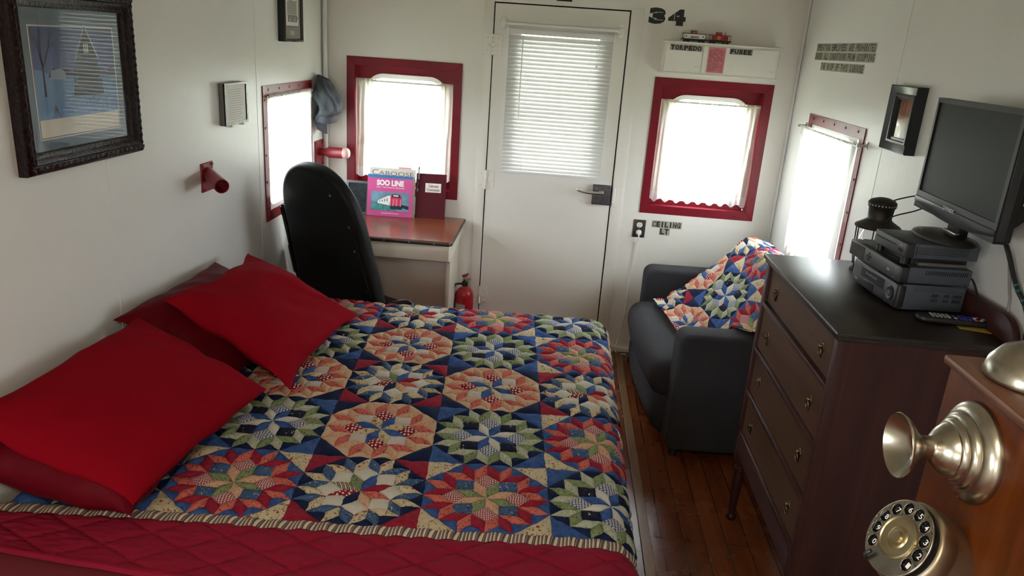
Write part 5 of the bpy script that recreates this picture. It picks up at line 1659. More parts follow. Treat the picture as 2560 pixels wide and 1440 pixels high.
box(bm, (DX1 - 0.012, y0, 0.28), (DX1 - 0.002, y1, DTZ - 0.028), 0, 1)
box(bm, (x0 - 0.002, y0 + 0.002, 0.26), (x0 + 0.03, y0 + 0.030, DTZ - 0.028), 0.003, 2)
box(bm, (x0 - 0.002, y1 - 0.030, 0.26), (x0 + 0.03, y1, DTZ - 0.028), 0.003, 2)
box(bm, (x0 + 0.012, y0 + 0.012, 0.285), (DX1 - 0.01, y1 - 0.012, 0.30), 0, 1)
box(bm, (DX1 - 0.055, y0 - 0.004, 0.28), (DX1 - 0.03, y0 + 0.006, DTZ - 0.030), 0.002, 1)
obj('carcass', bm, M_DRESSER, dr)
bm = new()
for z in (0.909, 0.731, 0.556, 0.386):
    box(bm, (x0 - 0.003, y0 + 0.024, z - 0.008), (x0 + 0.05, y1 - 0.024, z + 0.008), 0.003, 2)
box(bm, (x0, y0 + 0.02, 0.300), (x0 + 0.02, y1 - 0.02, 0.380), 0.002, 1)
obj('drawer_rails', bm, M_DRESSER, dr)
def ring_pull(fr, a, b, parent):
    bm = new()
    prism(bm, [(a + 0.0105 * math.cos(t) * (1 + 0.18 * math.cos(4 * t)), b + 0.005 + 0.017 * math.sin(t) * (1 + 0.14 * math.cos(6 * t))) for t in [2 * PI * i / 28 for i in range(28)]], 0, 0.003, fr, 0.0012, 2)
    lathe(bm, [(0.006, 0), (0.0065, 0.005), (0.004, 0.010), (0.0, 0.0115)], fr(a, b + 0.010, 0.002), fr.n, 12)
    pts = [fr(a + 0.0135 * math.cos(t), b - 0.008 + 0.0165 * math.sin(t), 0.0075 + 0.003 * math.sin(t)) for t in [2 * PI * i / 24 for i in range(24)]]
    tube(bm, pts, 0.0022, 6, True)
    return obj('ring_pull', bm, M_BRASS, parent)
DF = F((x0 + 0.008, 0, 0), (0, -1, 0), (0, 0, 1))
for i, (z0, z1, hz) in enumerate(((0.919, 1.049, 0.980), (0.741, 0.899, 0.815), (0.566, 0.721, 0.645), (0.396, 0.546, 0.465))):
    off = 0.004 * (i == 0)
    bm = new()
    box(bm, (x0 + 0.006 + off, y0 + 0.034, z0), (x0 + 0.026, y1 - 0.034, z1), 0.002, 1)
    box(bm, (x0 + 0.026, y0 + 0.05, z0 + 0.012), (DX1 - 0.03, y1 - 0.05, z0 + 0.02), 0, 1)
    d = obj('drawer', bm, M_DRAWER, dr)
    if i == 1:
        bm = new(); box(bm, (x0 + 0.010, y1 - 0.033, z0 + 0.004), (x0 + 0.016, y1 - 0.029, z1 - 0.004), 0, 1); obj('worn_edge', bm, M_RAWWOOD, d)
    for y in (2.020, 2.515):
        ring_pull(F((x0 + 0.006 + off, 0, 0), (0, -1, 0), (0, 0, 1)), -y, hz, d)
leg_prof = [(0.014, 0.0), (0.019, 0.006), (0.020, 0.016), (0.012, 0.028), (0.014, 0.05), (0.0175, 0.13), (0.019, 0.19), (0.013, 0.215), (0.0195, 0.222), (0.0195, 0.236), (0.013, 0.242), (0.0215, 0.252), (0.0215, 0.29), (0, 0.29)]
for lx in (x0 + 0.024, DX1 - 0.03):
    for ly in (y0 + 0.024, y1 - 0.024):
        bm = new(); lathe(bm, leg_prof, (lx, ly, 0), (0, 0, 1), 18); obj('leg', bm, M_DRESSER, dr)
bm = new()
pts = [(DY0 + 0.006, DTZ - 0.002)]
pts += [(DY0 + 0.006 + 0.085 * (1 - math.cos(t)), DTZ + 0.068 * math.sin(t)) for t in [PI / 2 * i / 10 for i in range(1, 11)]]
pts += [(DY1 - 0.006 - 0.085 * (1 - math.cos(t)), DTZ + 0.068 * math.sin(t)) for t in [PI / 2 * i / 10 for i in range(10, 0, -1)]] + [(DY1 - 0.006, DTZ - 0.002)]
prism(bm, pts[::-1], DX1 - 0.004, DX1 + 0.016, F((0, 0, 0), (0, 1, 0), (0, 0, 1)), 0.003, 2)
obj('back_rail', bm, M_DRESSER, dr)

# ---------------------------------------------------------------- stack of players
PA = math.radians(4.7)
PO = Vector((2.360, 2.112, 0))
PR_ = Vector((math.cos(PA), math.sin(PA), 0)); PU_ = Vector((-math.sin(PA), math.cos(PA), 0))
PF = F(PO, PR_, PU_)                     # a: depth to the wall, b: away from camera, c: z
M_VCR = pm('charcoal_player_case_lit', L(0.075, 0.083, 0.104), 0.42, 0.2, bump=0.15, bscale=500, bdist=0.0005)  # charcoal lightened to paint in the light on the near sides
M_VCRF = pm('charcoal_player_front', L(0.016, 0.016, 0.017), 0.40)
M_VCRG = pm('grey_print', L(0.22, 0.22, 0.21), 0.5)
def player(name, label, a0, a1, b0, b1, z0, z1, feet=True, bev=0.004):
    t = thing(name, label, 'player', PF((a0 + a1) / 2, (b0 + b1) / 2, z0), 'stack of players on the dresser')
    bm = new(); box(bm, (a0 + 0.012, b0, z0 + (0.005 if feet else 0)), (a1, b1, z1), 0.0025, 2, PF); obj('case', bm, M_VCR, t)
    bm = new(); box(bm, (a0, b0 - 0.001, z0 + (0.004 if feet else 0)), (a0 + 0.028, b1 + 0.001, z1 + 0.0005), bev, 3, PF); obj('front_panel', bm, M_VCRF, t)
    if feet:
        for a in (a0 + 0.03, a1 - 0.03):
            for b in (b0 + 0.03, b1 - 0.03):
                bm = new(); cyl(bm, PF(a, b, z0), PF(a, b, z0 + 0.006), 0.009, 12); obj('foot', bm, M_BLACKPL, t)
    front = F(PF(a0, b1, 0), -PU_, (0, 0, 1))
    side = F(PF(a0, b0, 0), PR_, (0, 0, 1))
    return t, front, side
Z1 = DTZ + 0.0005
A1 = 0.196
v1, fr, sd = player('video_recorder', 'charcoal video recorder with a round dial, bottom of the stack on the dresser', 0.0, A1, 0.0, 0.284, Z1, Z1 + 0.079, bev=0.008)
bm = new(); box(bm, (0.058, Z1 + 0.038, 0), (0.206, Z1 + 0.068, 0.0012), 0.001, 1, fr); obj('cassette_door', bm, M_BLACKGL, v1)
bm = new(); letters(bm, 'VIDEO CASSETTE RECORDER', 0.090, Z1 + 0.052, 0.072, 0.0055, fr, 0.0016, 0.02); letters(bm, '4 HEAD', 0.02, Z1 + 0.064, 0.018, 0.004, fr, 0.0010, 0.02); obj('front_lettering', bm, M_VCRG, v1)
bm = new(); box(bm, (0.083, Z1 + 0.010, 0), (0.150, Z1 + 0.033, 0.0012), 0.001, 1, fr); obj('display', bm, M_BLACKGL, v1)
bm = new(); lathe(bm, [(0.021, 0), (0.0205, 0.003), (0.018, 0.0045), (0.010, 0.003), (0.008, 0.005), (0, 0.0055)], fr(0.247, Z1 + 0.042, 0.0), fr.n, 28); obj('jog_dial', bm, M_BLACKPL, v1)
bm = new()
for i in range(3):
    box(bm, (0.158 + i * 0.015, Z1 + 0.014, 0), (0.170 + i * 0.015, Z1 + 0.019, 0.002), 0.0008, 1, fr)
box(bm, (0.030, Z1 + 0.014, 0), (0.050, Z1 + 0.024, 0.002), 0.001, 1, fr)
for i in range(4):
    box(bm, (0.215 + i * 0.012, Z1 + 0.009, 0), (0.222 + i * 0.012, Z1 + 0.012, 0.0015), 0, 1, fr)
obj('buttons', bm, M_VCRF, v1)
bm = new(); box(bm, (0.042, Z1 + 0.062, 0), (A1 - 0.004, Z1 + 0.077, 0.0016), 0.001, 1, sd); obj('lid_flange', bm, M_VCR, v1)
bm = new()
for x_, n_ in ((0.100, 4), (0.136, 3), (0.162, 5)):
    for r in (0.032, 0.046):
        for i in range(n_):
            prism(bm, [(x_ + i * 0.0052, Z1 + r), (x_ + 0.0026 + i * 0.0052, Z1 + r), (x_ + 0.0034 + i * 0.0052, Z1 + r + 0.0095), (x_ + 0.0008 + i * 0.0052, Z1 + r + 0.0095)], 0, 0.0006, sd)
obj('vents', bm, M_DARK, v1)
Z2 = Z1 + 0.081
v2, fr, sd = player('cable_box', 'charcoal cable box with one row of side vents, second from bottom in the stack', -0.010, A1, -0.008, 0.312, Z2, Z2 + 0.051)
bm = new(); box(bm, (0.008, Z2 + 0.008, 0), (0.100, Z2 + 0.047, 0.0010), 0.0008, 1, fr); obj('display', bm, M_BLACKGL, v2)
bm = new()
for da, db in ((0, 0), (0.010, 0), (-0.010, 0), (0, 0.009), (0, -0.009)):
    lathe(bm, [(0.0036, 0), (0.0034, 0.002), (0, 0.0028)], fr(0.132 + da, Z2 + 0.029 + db, 0), fr.n, 10)
obj('buttons', bm, M_BLACKGL, v2)
bm = new(); box(bm, (0.246, Z2 + 0.022, 0), (0.262, Z2 + 0.029, 0.0006), 0, 1, fr); box(bm, (0.292, Z2 + 0.040, 0), (0.298, Z2 + 0.043, 0.0006), 0, 1, fr); box(bm, (0.290, Z2 + 0.012, 0), (0.296, Z2 + 0.015, 0.0006), 0, 1, fr); obj('front_lettering', bm, M_VCRG, v2)
bm = new()
for i in range(20):
    prism(bm, [(0.072 + i * 0.0062, Z2 + 0.032), (0.0745 + i * 0.0062, Z2 + 0.032), (0.0755 + i * 0.0062, Z2 + 0.044), (0.073 + i * 0.0062, Z2 + 0.044)], 0, 0.0006, sd)
obj('vents', bm, M_DARK, v2)
Z3 = Z2 + 0.0515
v3 = thing('tape_rewinder', 'slim black device with grey edge squeezed under the top box of the stack', 'device', PF(0.1, 0.1, Z3), 'stack of players on the dresser')
bm = new(); box(bm, (0.03, 0.022, Z3), (A1 - 0.004, 0.20, Z3 + 0.025), 0.003, 2, PF); obj('case', bm, M_BLACKPL, v3)
bm = new(); box(bm, (0.045, 0.006, Z3 + 0.002), (A1 - 0.014, 0.024, Z3 + 0.012), 0.002, 2, PF); obj('edge_strip', bm, pm('grey_edge_plastic', L(0.10, 0.10, 0.105), 0.4), v3)
for b in (0.034, 0.18):
    bm = new(); cyl(bm, PF(0.018, b, Z3), PF(0.018, b, Z3 + 0.0255), 0.011, 12); obj('foot', bm, M_BLACKPL, v3)
Z4 = Z3 + 0.026
v4, fr, sd = player('disc_player', 'small black disc player on top of the stack, under the television base', -0.008, A1 + 0.005, -0.006, 0.176, Z4, Z4 + 0.041, feet=False)
bm = new(); box(bm, (0.012, Z4 + 0.022, 0), (0.13, Z4 + 0.026, 0.0008), 0, 1, fr); box(bm, (0.145, Z4 + 0.012, 0), (0.168, Z4 + 0.020, 0.0012), 0.0005, 1, fr); obj('tray_slot', bm, M_DARK, v4)
bm = new(); letters(bm, 'DVD', 0.146, Z4 + 0.026, 0.020, 0.007, fr, 0.0006, 0.03); obj('front_lettering', bm, M_VCRG, v4)
bm = new()
for i in range(5):
    box(bm, (0.032, Z4 + 0.012 + i * 0.0045, 0), (A1 - 0.016, Z4 + 0.0135 + i * 0.0045, 0.0008), 0, 1, sd)
box(bm, (0.030, Z4 + 0.007, 0), (0.033, Z4 + 0.036, 0.0008), 0, 1, sd)
obj('side_ribs', bm, M_VCRF, v4)
Z5 = Z4 + 0.0415

# ---------------------------------------------------------------- television
TF = F((2.504, 2.450, 0.0), (-0.016, -0.5, 0), (0, 0, 1))      # a: far to near, b: z, c: towards the room
TB, TT, TW = 1.334, 1.668, 0.503
tv = thing('television', 'black flat television with a dark grey screen on top of the stack of players', 'television', (2.53, 2.2, Z5))
M_TV = pm('tv_black', L(0.012, 0.012, 0.013), 0.42, bump=0.1, bscale=500, bdist=0.0004, spec=0.3)
M_TVSIDE = pm('tv_black_side', L(0.022, 0.022, 0.025), 0.34)
bm = new()
ring(bm, [(0, TB), (TW, TB), (TW, TT), (0, TT)], [(0.012, TB + 0.052), (TW - 0.016, TB + 0.052), (TW - 0.016, TT - 0.014), (0.012, TT - 0.014)], -0.030, 0.0, TF)
obj('bezel', bm, M_TV, tv, smooth=False)
bm = new(); box(bm, (0.008, TB + 0.045, -0.012), (TW - 0.010, TT - 0.010, -0.004), 0, 1, TF)
obj('screen', bm, pm('matte_grey_screen', L(0.016, 0.018, 0.016), 0.5, spec=0.12), tv)
bm = new()
n = 24
prism(bm, [(TW * i / n, TB + 0.018 - 0.022 * math.sin(PI * i / n)) for i in range(n + 1)] + [(TW, TB + 0.034), (0, TB + 0.034)], -0.028, 0.0035, TF, 0.003, 2)
obj('lower_trim', bm, M_TV, tv)
bm = new(); letters(bm, 'DYNEX', 0.205, TB + 0.029, 0.070, 0.0105, TF, 0.0042, 0.035); obj('maker_lettering', bm, pm('silver_lettering', L(0.5, 0.5, 0.5), 0.35), tv)
bm = new()
box(bm, (0.004, TB + 0.004, -0.045), (TW - 0.004, TT - 0.004, -0.030), 0.002, 1, TF)
t_ = bmesh.new()
lo = [t_.verts.new(TF(*p, -0.045)) for p in ((0.02, TB + 0.04), (TW - 0.01, TB + 0.04), (TW - 0.01, TT - 0.02), (0.02, TT - 0.02))]
hi = [t_.verts.new(TF(*p, -0.082)) for p in ((0.06, TB + 0.07), (TW - 0.02, TB + 0.07), (TW - 0.02, TT - 0.06), (0.06, TT - 0.06))]
t_.faces.new(hi)
for i in range(4):
    t_.faces.new((lo[i], lo[(i + 1) % 4], hi[(i + 1) % 4], hi[i]))
bmesh.ops.recalc_face_normals(t_, faces=t_.faces)
merge(bm, t_)
obj('back_shell', bm, M_TV, tv)
bm = new(); box(bm, (TW - 0.002, TB + 0.006, -0.026), (TW + 0.0015, TT - 0.02, -0.004), 0.001, 1, TF); obj('side_trim', bm, M_TVSIDE, tv)
SDF = F(TF(TW - 0.0085, 0, -0.078), -TF.n, (0, 0, 1))
SDF = F(TF(TW - 0.0075, 0, -0.080), TF.n, (0, 0, 1))
bm = new()
for i in range(7):
    b_ = TB + 0.10 + i * 0.0155
    box(bm, (TW - 0.012, b_, -0.060), (TW - 0.004, b_ + 0.007, -0.053), 0.0015, 2, TF)
    box(bm, (TW - 0.012, b_ + 0.001, -0.068), (TW - 0.006, b_ + 0.005, -0.065), 0, 1, TF)
obj('side_buttons', bm, pm('button_print', L(0.45, 0.45, 0.45), 0.5), tv)
ST = Vector((2.497, 2.205, 0))
bm = new()
lathe(bm, [(0.0, 0), (1.0, 0.0), (1.02, 0.004), (0.98, 0.009), (0.55, 0.020), (0.0, 0.022)], (0, 0, 0), (0, 0, 1), 40)
for v in bm.verts:
    v.co = Vector((ST.x + v.co.x * 0.074, ST.y + v.co.y * 0.125, Z5 + v.co.z))
obj('base', bm, pm('tv_base_plastic', L(0.03, 0.027, 0.026), 0.4), tv)
bm = new(); box(bm, (2.514, ST.y - 0.035, Z5 + 0.012), (2.544, ST.y + 0.035, TB + 0.07), 0.006, 2); obj('neck', bm, M_TV, tv)
bm = new(); box(bm, (2.500, ST.y - 0.045, Z5 + 0.020), (2.515, ST.y + 0.03, Z5 + 0.028), 0.003, 2); obj('neck_trim', bm, M_STEEL, tv)

# ---------------------------------------------------------------- cables behind the television
cbk = thing('cable', 'grey cable hanging down behind the near edge of the television', 'cable', (2.56, 1.99, 1.12))
bm = new(); tube(bm, smooth_path([(2.560, 2.06, 1.40), (2.575, 2.045, 1.335), (2.588, 2.035, 1.29), (2.5935, 2.02, 1.24), (2.5935, 2.00, 1.20), (2.5935, 1.985, 1.16), (2.5935, 1.98, 1.00)], 6), 0.0035, 8); obj('sheath', bm, pm('grey_cable', L(0.30, 0.28, 0.27), 0.5), cbk)
cbk = thing('cable', 'black cord with teal wrappings behind the near end of the dresser top', 'cable', (2.57, 1.93, 1.12))
pth = smooth_path([(2.575, 2.09, 1.36), (2.580, 2.03, 1.30), (2.585, 1.99, 1.25), (2.588, 1.955, 1.215), (2.592, 1.915, 1.185), (2.592, 1.885, 1.14), (2.592, 1.872, 1.06), (2.592, 1.87, 0.95)], 8)
bm = new(); tube(bm, pth, 0.0065, 8); sh = obj('sheath', bm, M_BLACKPL, cbk)
bm = new()
for i in (21, 24, 29, 32, 36):
    tube(bm, pth[i:i + 2], 0.0072, 8)
obj('wrapping', bm, pm('teal_wrap', L(0.02, 0.16, 0.16), 0.5), cbk)
cbk = thing('cable', 'thin black cable looping from the cable box behind the players', 'cable', (2.57, 2.0, 1.1))
bm = new(); tube(bm, smooth_path([PF(A1 - 0.004, 0.03, Z2 + 0.03), PF(A1 + 0.012, 0.00, Z2 + 0.02), (2.568, 2.07, 1.13), (2.564, 2.045, 1.092), (2.562, 2.09, 1.09)], 8), 0.003, 8); obj('sheath', bm, M_BLACKPL, cbk)

# ---------------------------------------------------------------- lantern
LX, LY, LZ = 2.448, 2.545, DTZ
ln_ = thing('railroad_lantern', 'dark iron railroad lantern with a wire cage and clear globe behind the stack of players', 'lantern', (LX, LY, LZ))
M_IRON = pm('sooty_iron', L(0.022, 0.015, 0.012), 0.55, 0.3, var=0.4, vscale=60, bump=0.4, bscale=150, bdist=0.002)
O = (LX, LY, LZ)
bm = new(); lathe(bm, [(0.0, 0), (0.060, 0), (0.062, 0.006), (0.058, 0.010), (0.044, 0.014), (0.042, 0.030), (0.030, 0.034), (0, 0.034)], O, (0, 0, 1), 28); obj('base', bm, M_IRON, ln_)
bm = new(); lathe(bm, [(0.030, 0.034), (0.044, 0.055), (0.052, 0.085), (0.050, 0.115), (0.040, 0.140), (0.032, 0.152)], O, (0, 0, 1), 28, caps=False); obj('globe', bm, glass_mat('lantern_globe', (0.93, 0.94, 0.93, 1), 1.6), ln_)
bm = new(); lathe(bm, [(0.034, 0.150), (0.046, 0.148), (0.071, 0.150), (0.0725, 0.155), (0.068, 0.160), (0.048, 0.172), (0.040, 0.178), (0.037, 0.184), (0.039, 0.205), (0.040, 0.218), (0.0435, 0.222), (0.0445, 0.236), (0.038, 0.244), (0.018, 0.251), (0, 0.252)], O, (0, 0, 1), 32); hood = obj('hood', bm, M_IRON, ln_)
bm = new()
for i in range(26):
    t = 2 * PI * i / 26
    c = Vector((LX + 0.0442 * math.cos(t), LY + 0.0442 * math.sin(t), LZ + 0.2285))
    nn = Vector((math.cos(t), math.sin(t), 0))
    cyl(bm, c - nn * 0.001, c + nn * 0.0006, 0.0026, 8)
obj('vent_holes', bm, pm('pale_vent_hole', L(0.35, 0.34, 0.30), 0.6), hood)
bm = new()
for i in range(6):
    t = 2 * PI * i / 6 + 0.25
    cx, cy = math.cos(t), math.sin(t)
    tube(bm, smooth_path([(LX + cx * r, LY + cy * r, LZ + z) for r, z in ((0.070, 0.152), (0.069, 0.125), (0.067, 0.09), (0.064, 0.05), (0.058, 0.012))], 5), 0.0021, 6)
for r, z in ((0.067, 0.092), (0.065, 0.062)):
    tube(bm, [(LX + r * math.cos(2 * PI * i / 36), LY + r * math.sin(2 * PI * i / 36), LZ + z) for i in range(36)], 0.0019, 6, True)
obj('wire_cage', bm, M_IRON, ln_)
bm = new()
tube(bm, smooth_path([(LX - 0.012, LY + 0.041, LZ + 0.190), (LX + 0.03, LY + 0.02, LZ + 0.236), (LX + 0.075, LY - 0.055, LZ + 0.275), (LX + 0.085, LY - 0.13, LZ + 0.285), (LX + 0.07, LY - 0.15, LZ + 0.262), (LX + 0.055, LY - 0.12, LZ + 0.238), (LX + 0.02, LY - 0.06, LZ + 0.205), (LX + 0.006, LY - 0.040, LZ + 0.180)], 8), 0.0024, 6)
obj('bail_handle', bm, M_IRON, ln_)

# ---------------------------------------------------------------- remote and card
cd = new(); prism(cd, [(2.492, 2.000), (2.566, 1.978), (2.568, 2.032), (2.500, 2.040)], DTZ + 0.0002, DTZ + 0.0012)
tag(obj('card', cd, pm('yellow_card', L(0.42, 0.30, 0.02), 0.6)), 'yellow card lying under the remote control on the dresser', 'card')
RMF = F((2.390, 2.018, DTZ + 0.0015), (1, -0.09, 0), (0.09, 1, 0))
rm = thing('remote_control', 'black remote control with coloured buttons lying on the near edge of the dresser', 'remote control', (2.47, 2.04, DTZ))
bm = new(); prism(bm, rrect(0.0, 0.0, 0.186, 0.048, 0.020, 6), 0.002, 0.019, RMF, 0.007, 3); obj('body', bm, M_BLACKPL, rm)
bm = new(); prism(bm, rrect(0.012, 0.0005, 0.182, 0.0475, 0.016, 6), 0.010, 0.0125, RMF, 0.001, 1); obj('side_stripe', bm, pm('silver_stripe', L(0.35, 0.35, 0.36), 0.3, 0.6), rm)
bm = new()
for i in range(5):
    for j in range(3):
        prism(bm, rrect(0.036 + i * 0.0105, 0.008 + j * 0.012, 0.043 + i * 0.0105, 0.017 + j * 0.012, 0.003, 3), 0.0185, 0.0215, RMF, 0.0008, 1, mi=0)
for j, mi in ((0, 1), (1, 2), (2, 2)):
    prism(bm, rrect(0.094, 0.009 + j * 0.011, 0.102, 0.017 + j * 0.011, 0.003, 3), 0.0185, 0.0215, RMF, 0.0008, 1, mi=mi)
for t in range(8):
    a, b = 0.124 + 0.015 * math.cos(t * PI / 4), 0.024 + 0.015 * math.sin(t * PI / 4)
    prism(bm, rrect(a - 0.005, b - 0.005, a + 0.005, b + 0.005, 0.0045, 3), 0.0185, 0.022, RMF, 0.001, 1, mi=2)
prism(bm, rrect(0.119, 0.019, 0.129, 0.029, 0.0048, 4), 0.0185, 0.0225, RMF, 0.001, 1, mi=2)
for a, b, mi in ((0.150, 0.012, 3), (0.150, 0.026, 4), (0.160, 0.036, 3), (0.163, 0.014, 0), (0.172, 0.026, 0), (0.148, 0.036, 2)):
    prism(bm, rrect(a - 0.0045, b - 0.0045, a + 0.0045, b + 0.0045, 0.003, 3), 0.0185, 0.0225, RMF, 0.001, 1, mi=mi)
obj('buttons', bm, [pm('grey_button', L(0.32, 0.32, 0.31), 0.5), pm('yellow_button', L(0.5, 0.38, 0.02), 0.5), pm('blue_button', L(0.03, 0.03, 0.32), 0.45), pm('red_button', L(0.42, 0.05, 0.06), 0.45), pm('white_button', L(0.55, 0.52, 0.5), 0.45)], rm)

# ---------------------------------------------------------------- wall telephone on the partition at the right
PX = 1.80
bm = new(); box(bm, (1.935, BACK, 0), (1.985, 0.735, CEIL), 0.002, 1); struct('wall_partition', bm, M_WALLF, smooth=False)
ph = thing('wall_telephone', 'old orange oak wall telephone with nickel mouthpiece and rotary dial at the right foreground', 'telephone', (1.87, 0.55, 0.95))
M_NICKEL = pm('aged_nickel', L(0.44, 0.40, 0.33), 0.27, 1.0, var=0.18, vscale=40, bump=0.12, bscale=45, bdist=0.001)
M_NICKEL2 = pm('worn_nickel_housing', L(0.36, 0.30, 0.21), 0.42, 1.0, var=0.2, vscale=30)
M_GOLD = pm('brass_ring', L(0.46, 0.38, 0.22), 0.34, 1.0)
bm = new(); box(bm, (PX, 0.32, 0.98), (1.934, 0.754, 1.452), 0.004, 2); obj('case', bm, M_PHONE, ph)
bm = new(); box(bm, (PX - 0.006, 0.312, 1.452), (1.934, 0.760, 1.462), 0.0035, 2); obj('top_board', bm, M_PHONETOP, ph)
TC = Vector((PX, 0.676, 1.394))
bm = new()
lathe(bm, [(0.0495, -0.001), (0.050, 0.002), (0.0488, 0.0060), (0.0445, 0.0105), (0.0395, 0.0130), (0.0375, 0.0132), (0.0368, 0.0165), (0.0350, 0.0190), (0.0318, 0.0200), (0.0306, 0.0202), (0.0300, 0.0235), (0.0280, 0.0255), (0.0262, 0.0258), (0.0250, 0.0285), (0.0215, 0.0335), (0.0165, 0.0380), (0.0130, 0.0405), (0.0118, 0.0420), (0.0116, 0.0445), (0, 0.0445)], TC, (-1, 0, 0), 56)
tb = obj('transmitter', bm, M_NICKEL, ph, sharp=50)
bm = new()
lathe(bm, [(0.0118, 0.043), (0.0116, 0.050), (0.0125, 0.053), (0.0165, 0.057), (0.0235, 0.0625), (0.0295, 0.068), (0.0318, 0.0715), (0.0312, 0.0727), (0.0285, 0.0695), (0.022, 0.0635), (0.0145, 0.058), (0.008, 0.0555), (0, 0.055)], TC, (-1, 0, 0), 56)
obj('mouthpiece', bm, M_NICKEL, tb, sharp=70)
for ang in (78, -78):
    bm = new(); lathe(bm, [(0.0028, 0), (0.0026, 0.0012), (0, 0.0016)], TC + Vector((-0.0085, 0.044 * math.cos(math.radians(ang)) * -1, 0.044 * math.sin(math.radians(ang)))), (-1, 0, 0), 10)
    obj('screw', bm, M_GOLD, tb)
# bell on top
bm = new()
lathe(bm, [(0.036, 0.001), (0.0365, 0.004), (0.034, 0.014), (0.027, 0.024), (0.015, 0.031), (0.006, 0.0335), (0.006, 0.037), (0, 0.038)], (1.850, 0.700, 1.462), (0, 0, 1), 40)
for v in bm.verts:
    v.co = Vector((1.850, 0.700, 1.462)) + (v.co - Vector((1.850, 0.700, 1.462))) * 1.2
obj('bell', bm, M_NICKEL, ph)
bm = new(); lathe(bm, [(0.036, 0.001), (0.0365, 0.004), (0.034, 0.014), (0.027, 0.024), (0.015, 0.031), (0.006, 0.0335), (0, 0.038)], (1.853, 0.598, 1.462), (0, 0, 1), 40); obj('bell', bm, M_NICKEL, ph)
# dial
DC = Vector((1.7395, 0.6555, 1.304))
vd = (DC - Vector((1.3801, 0, 1.74))).normalized()
DN = Vector((-0.866, -0.115, 0.487)).normalized()
e1 = Vector((0, 0, 1)).cross(DN).normalized()
e2 = DN.cross(e1)
DLF = F(DC, e1, e2)
bm = new()
ln2 = (PX + 0.004 - DC.x) / abs(DN.x)
lathe(bm, [(0.0425, -ln2 - 0.03), (0.043, -0.030), (0.0425, -0.0285), (0.043, -0.027), (0.0428, -0.0115), (0.0405, -0.009), (0.0, -0.009)], DC, DN, 48)
hs = obj('dial_housing', bm, M_NICKEL2, ph, sharp=50)
bm = new(); lathe(bm, [(0.039, -0.010), (0.0395, -0.004), (0.036, -0.0030), (0, -0.0030)], DC, DN, 48); obj('number_plate', bm, M_BLACKGL, ph)
bm = new()
NH = 10
hs_ang = [math.radians(-22 + i * 27.5) for i in range(NH)]
RH, RC = 0.0066, 0.0303
# finger wheel: annulus cut by ten round holes, built sector by sector
def wheel_sector(t0, t1, centre_t):
    """annular sector between radii 0.0215 and 0.0385 with a round hole"""
    seg = 20
    inner = []
    for i in range(seg):
        a = 2 * PI * i / seg
        inner.append((RC * math.cos(centre_t) + RH * math.cos(a), RC * math.sin(centre_t) + RH * math.sin(a)))
    outer = []
    for p in inner:
        dx, dy = p[0] - RC * math.cos(centre_t), p[1] - RC * math.sin(centre_t)
        # push outwards until the sector edge
        s = 1.0
        for k in range(400):
            q = (RC * math.cos(centre_t) + dx * s, RC * math.sin(centre_t) + dy * s)
            r = math.hypot(*q)
            da = math.atan2(q[1], q[0]) - centre_t
            da = (da + PI) % (2 * PI) - PI
            if r > 0.0385 or r < 0.0212 or abs(da) > (t1 - t0) / 2:
                break
            s += 0.01
        outer.append(q)
    ring(bm, outer, inner, -0.0016, 0.0, DLF)
st = math.radians(27.5)
for t in hs_ang:
    wheel_sector(t - st / 2, t + st / 2, t)
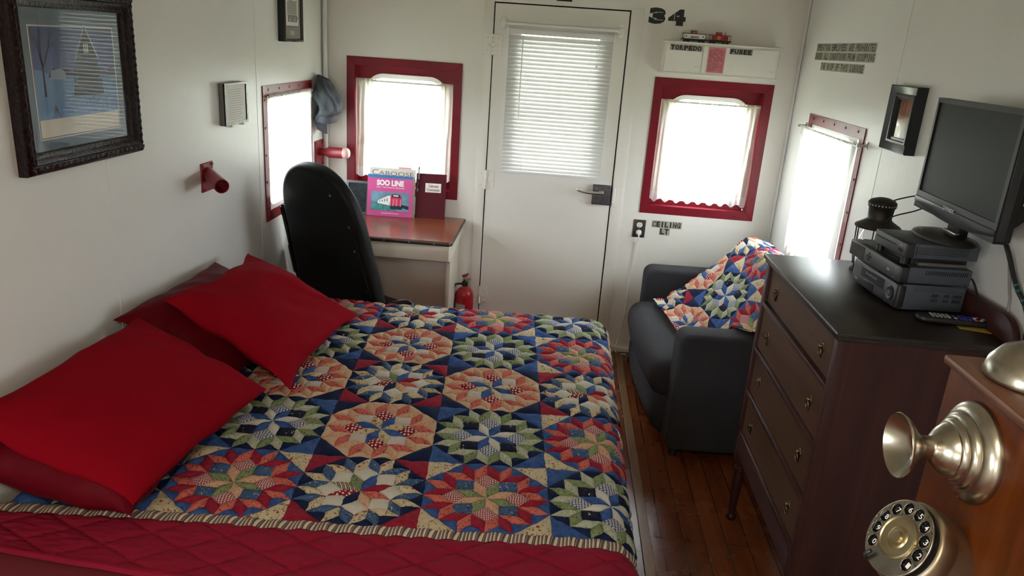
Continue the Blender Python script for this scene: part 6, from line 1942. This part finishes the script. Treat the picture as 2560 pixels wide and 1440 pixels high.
# the plain part of the wheel
t_a, t_b = hs_ang[-1] + st / 2, hs_ang[0] + 2 * PI - st / 2
pts = [(0.0385 * math.cos(t_a + (t_b - t_a) * i / 16), 0.0385 * math.sin(t_a + (t_b - t_a) * i / 16)) for i in range(17)]
pts += [(0.0212 * math.cos(t_b + (t_a - t_b) * i / 16), 0.0212 * math.sin(t_b + (t_a - t_b) * i / 16)) for i in range(17)]
prism(bm, pts, -0.0016, 0.0, DLF)
tube(bm, [DLF(0.0385 * math.cos(2 * PI * i / 64), 0.0385 * math.sin(2 * PI * i / 64), -0.0010) for i in range(64)], 0.0012, 8, True)
for t in hs_ang:
    tube(bm, [DLF(RC * math.cos(t) + RH * math.cos(2 * PI * i / 20), RC * math.sin(t) + RH * math.sin(2 * PI * i / 20), -0.0002) for i in range(20)], 0.0006, 6, True)
fw = obj('finger_wheel', bm, M_NICKEL, ph, sharp=50)
bm = new(); lathe(bm, [(0.0222, -0.0016), (0.0218, 0.0012), (0.0205, 0.0018), (0.0195, 0.0008), (0.012, 0.0003), (0.0105, 0.0018), (0.0085, 0.0022), (0.006, 0.0010), (0.0055, 0.0028), (0.0, 0.0032)], DC, DN, 40); obj('centre_cap', bm, M_GOLD, fw)
bm = new(); tube(bm, smooth_path([DLF(0.0405 * math.cos(-1.9), 0.0405 * math.sin(-1.9), -0.006), DLF(0.0400 * math.cos(-1.9), 0.0400 * math.sin(-1.9), 0.003), DLF(0.030 * math.cos(-1.9), 0.030 * math.sin(-1.9), 0.004)], 6), 0.0022, 8); obj('finger_stop', bm, M_BLACKGL, ph)
bm = new()
for i, t in enumerate(hs_ang):
    dg = '1234567890'[i]
    letters(bm, dg, RC * math.cos(t) - 0.0021, RC * math.sin(t) - 0.0028, 0.0042, 0.0056, DLF, -0.0027, 0.01)
obj('digits', bm, M_WHITE, ph)

# ---------------------------------------------------------------- ceiling lamp behind the camera
cl = thing('ceiling_lamp', 'round ceiling lamp with an opal dish, behind the photographer', 'lamp', (1.25, -0.35, CEIL - 0.07))
bm = new(); lathe(bm, [(0.15, 0.0), (0.15, -0.02), (0.13, -0.025), (0.0, -0.025)], (1.25, -0.35, CEIL), (0, 0, 1), 32); obj('rose', bm, M_WHITE, cl)
k = NT('opal_glow'); k.p.inputs['Base Color'].default_value = L(0.8, 0.8, 0.75); k.p.inputs['Emission Color'].default_value = L(1.0, 0.82, 0.6); k.p.inputs['Emission Strength'].default_value = 4.0
bm = new(); lathe(bm, [(0.135, -0.024), (0.12, -0.045), (0.07, -0.062), (0.0, -0.068)], (1.25, -0.35, CEIL), (0, 0, 1), 32); obj('dish', bm, k.m, cl)
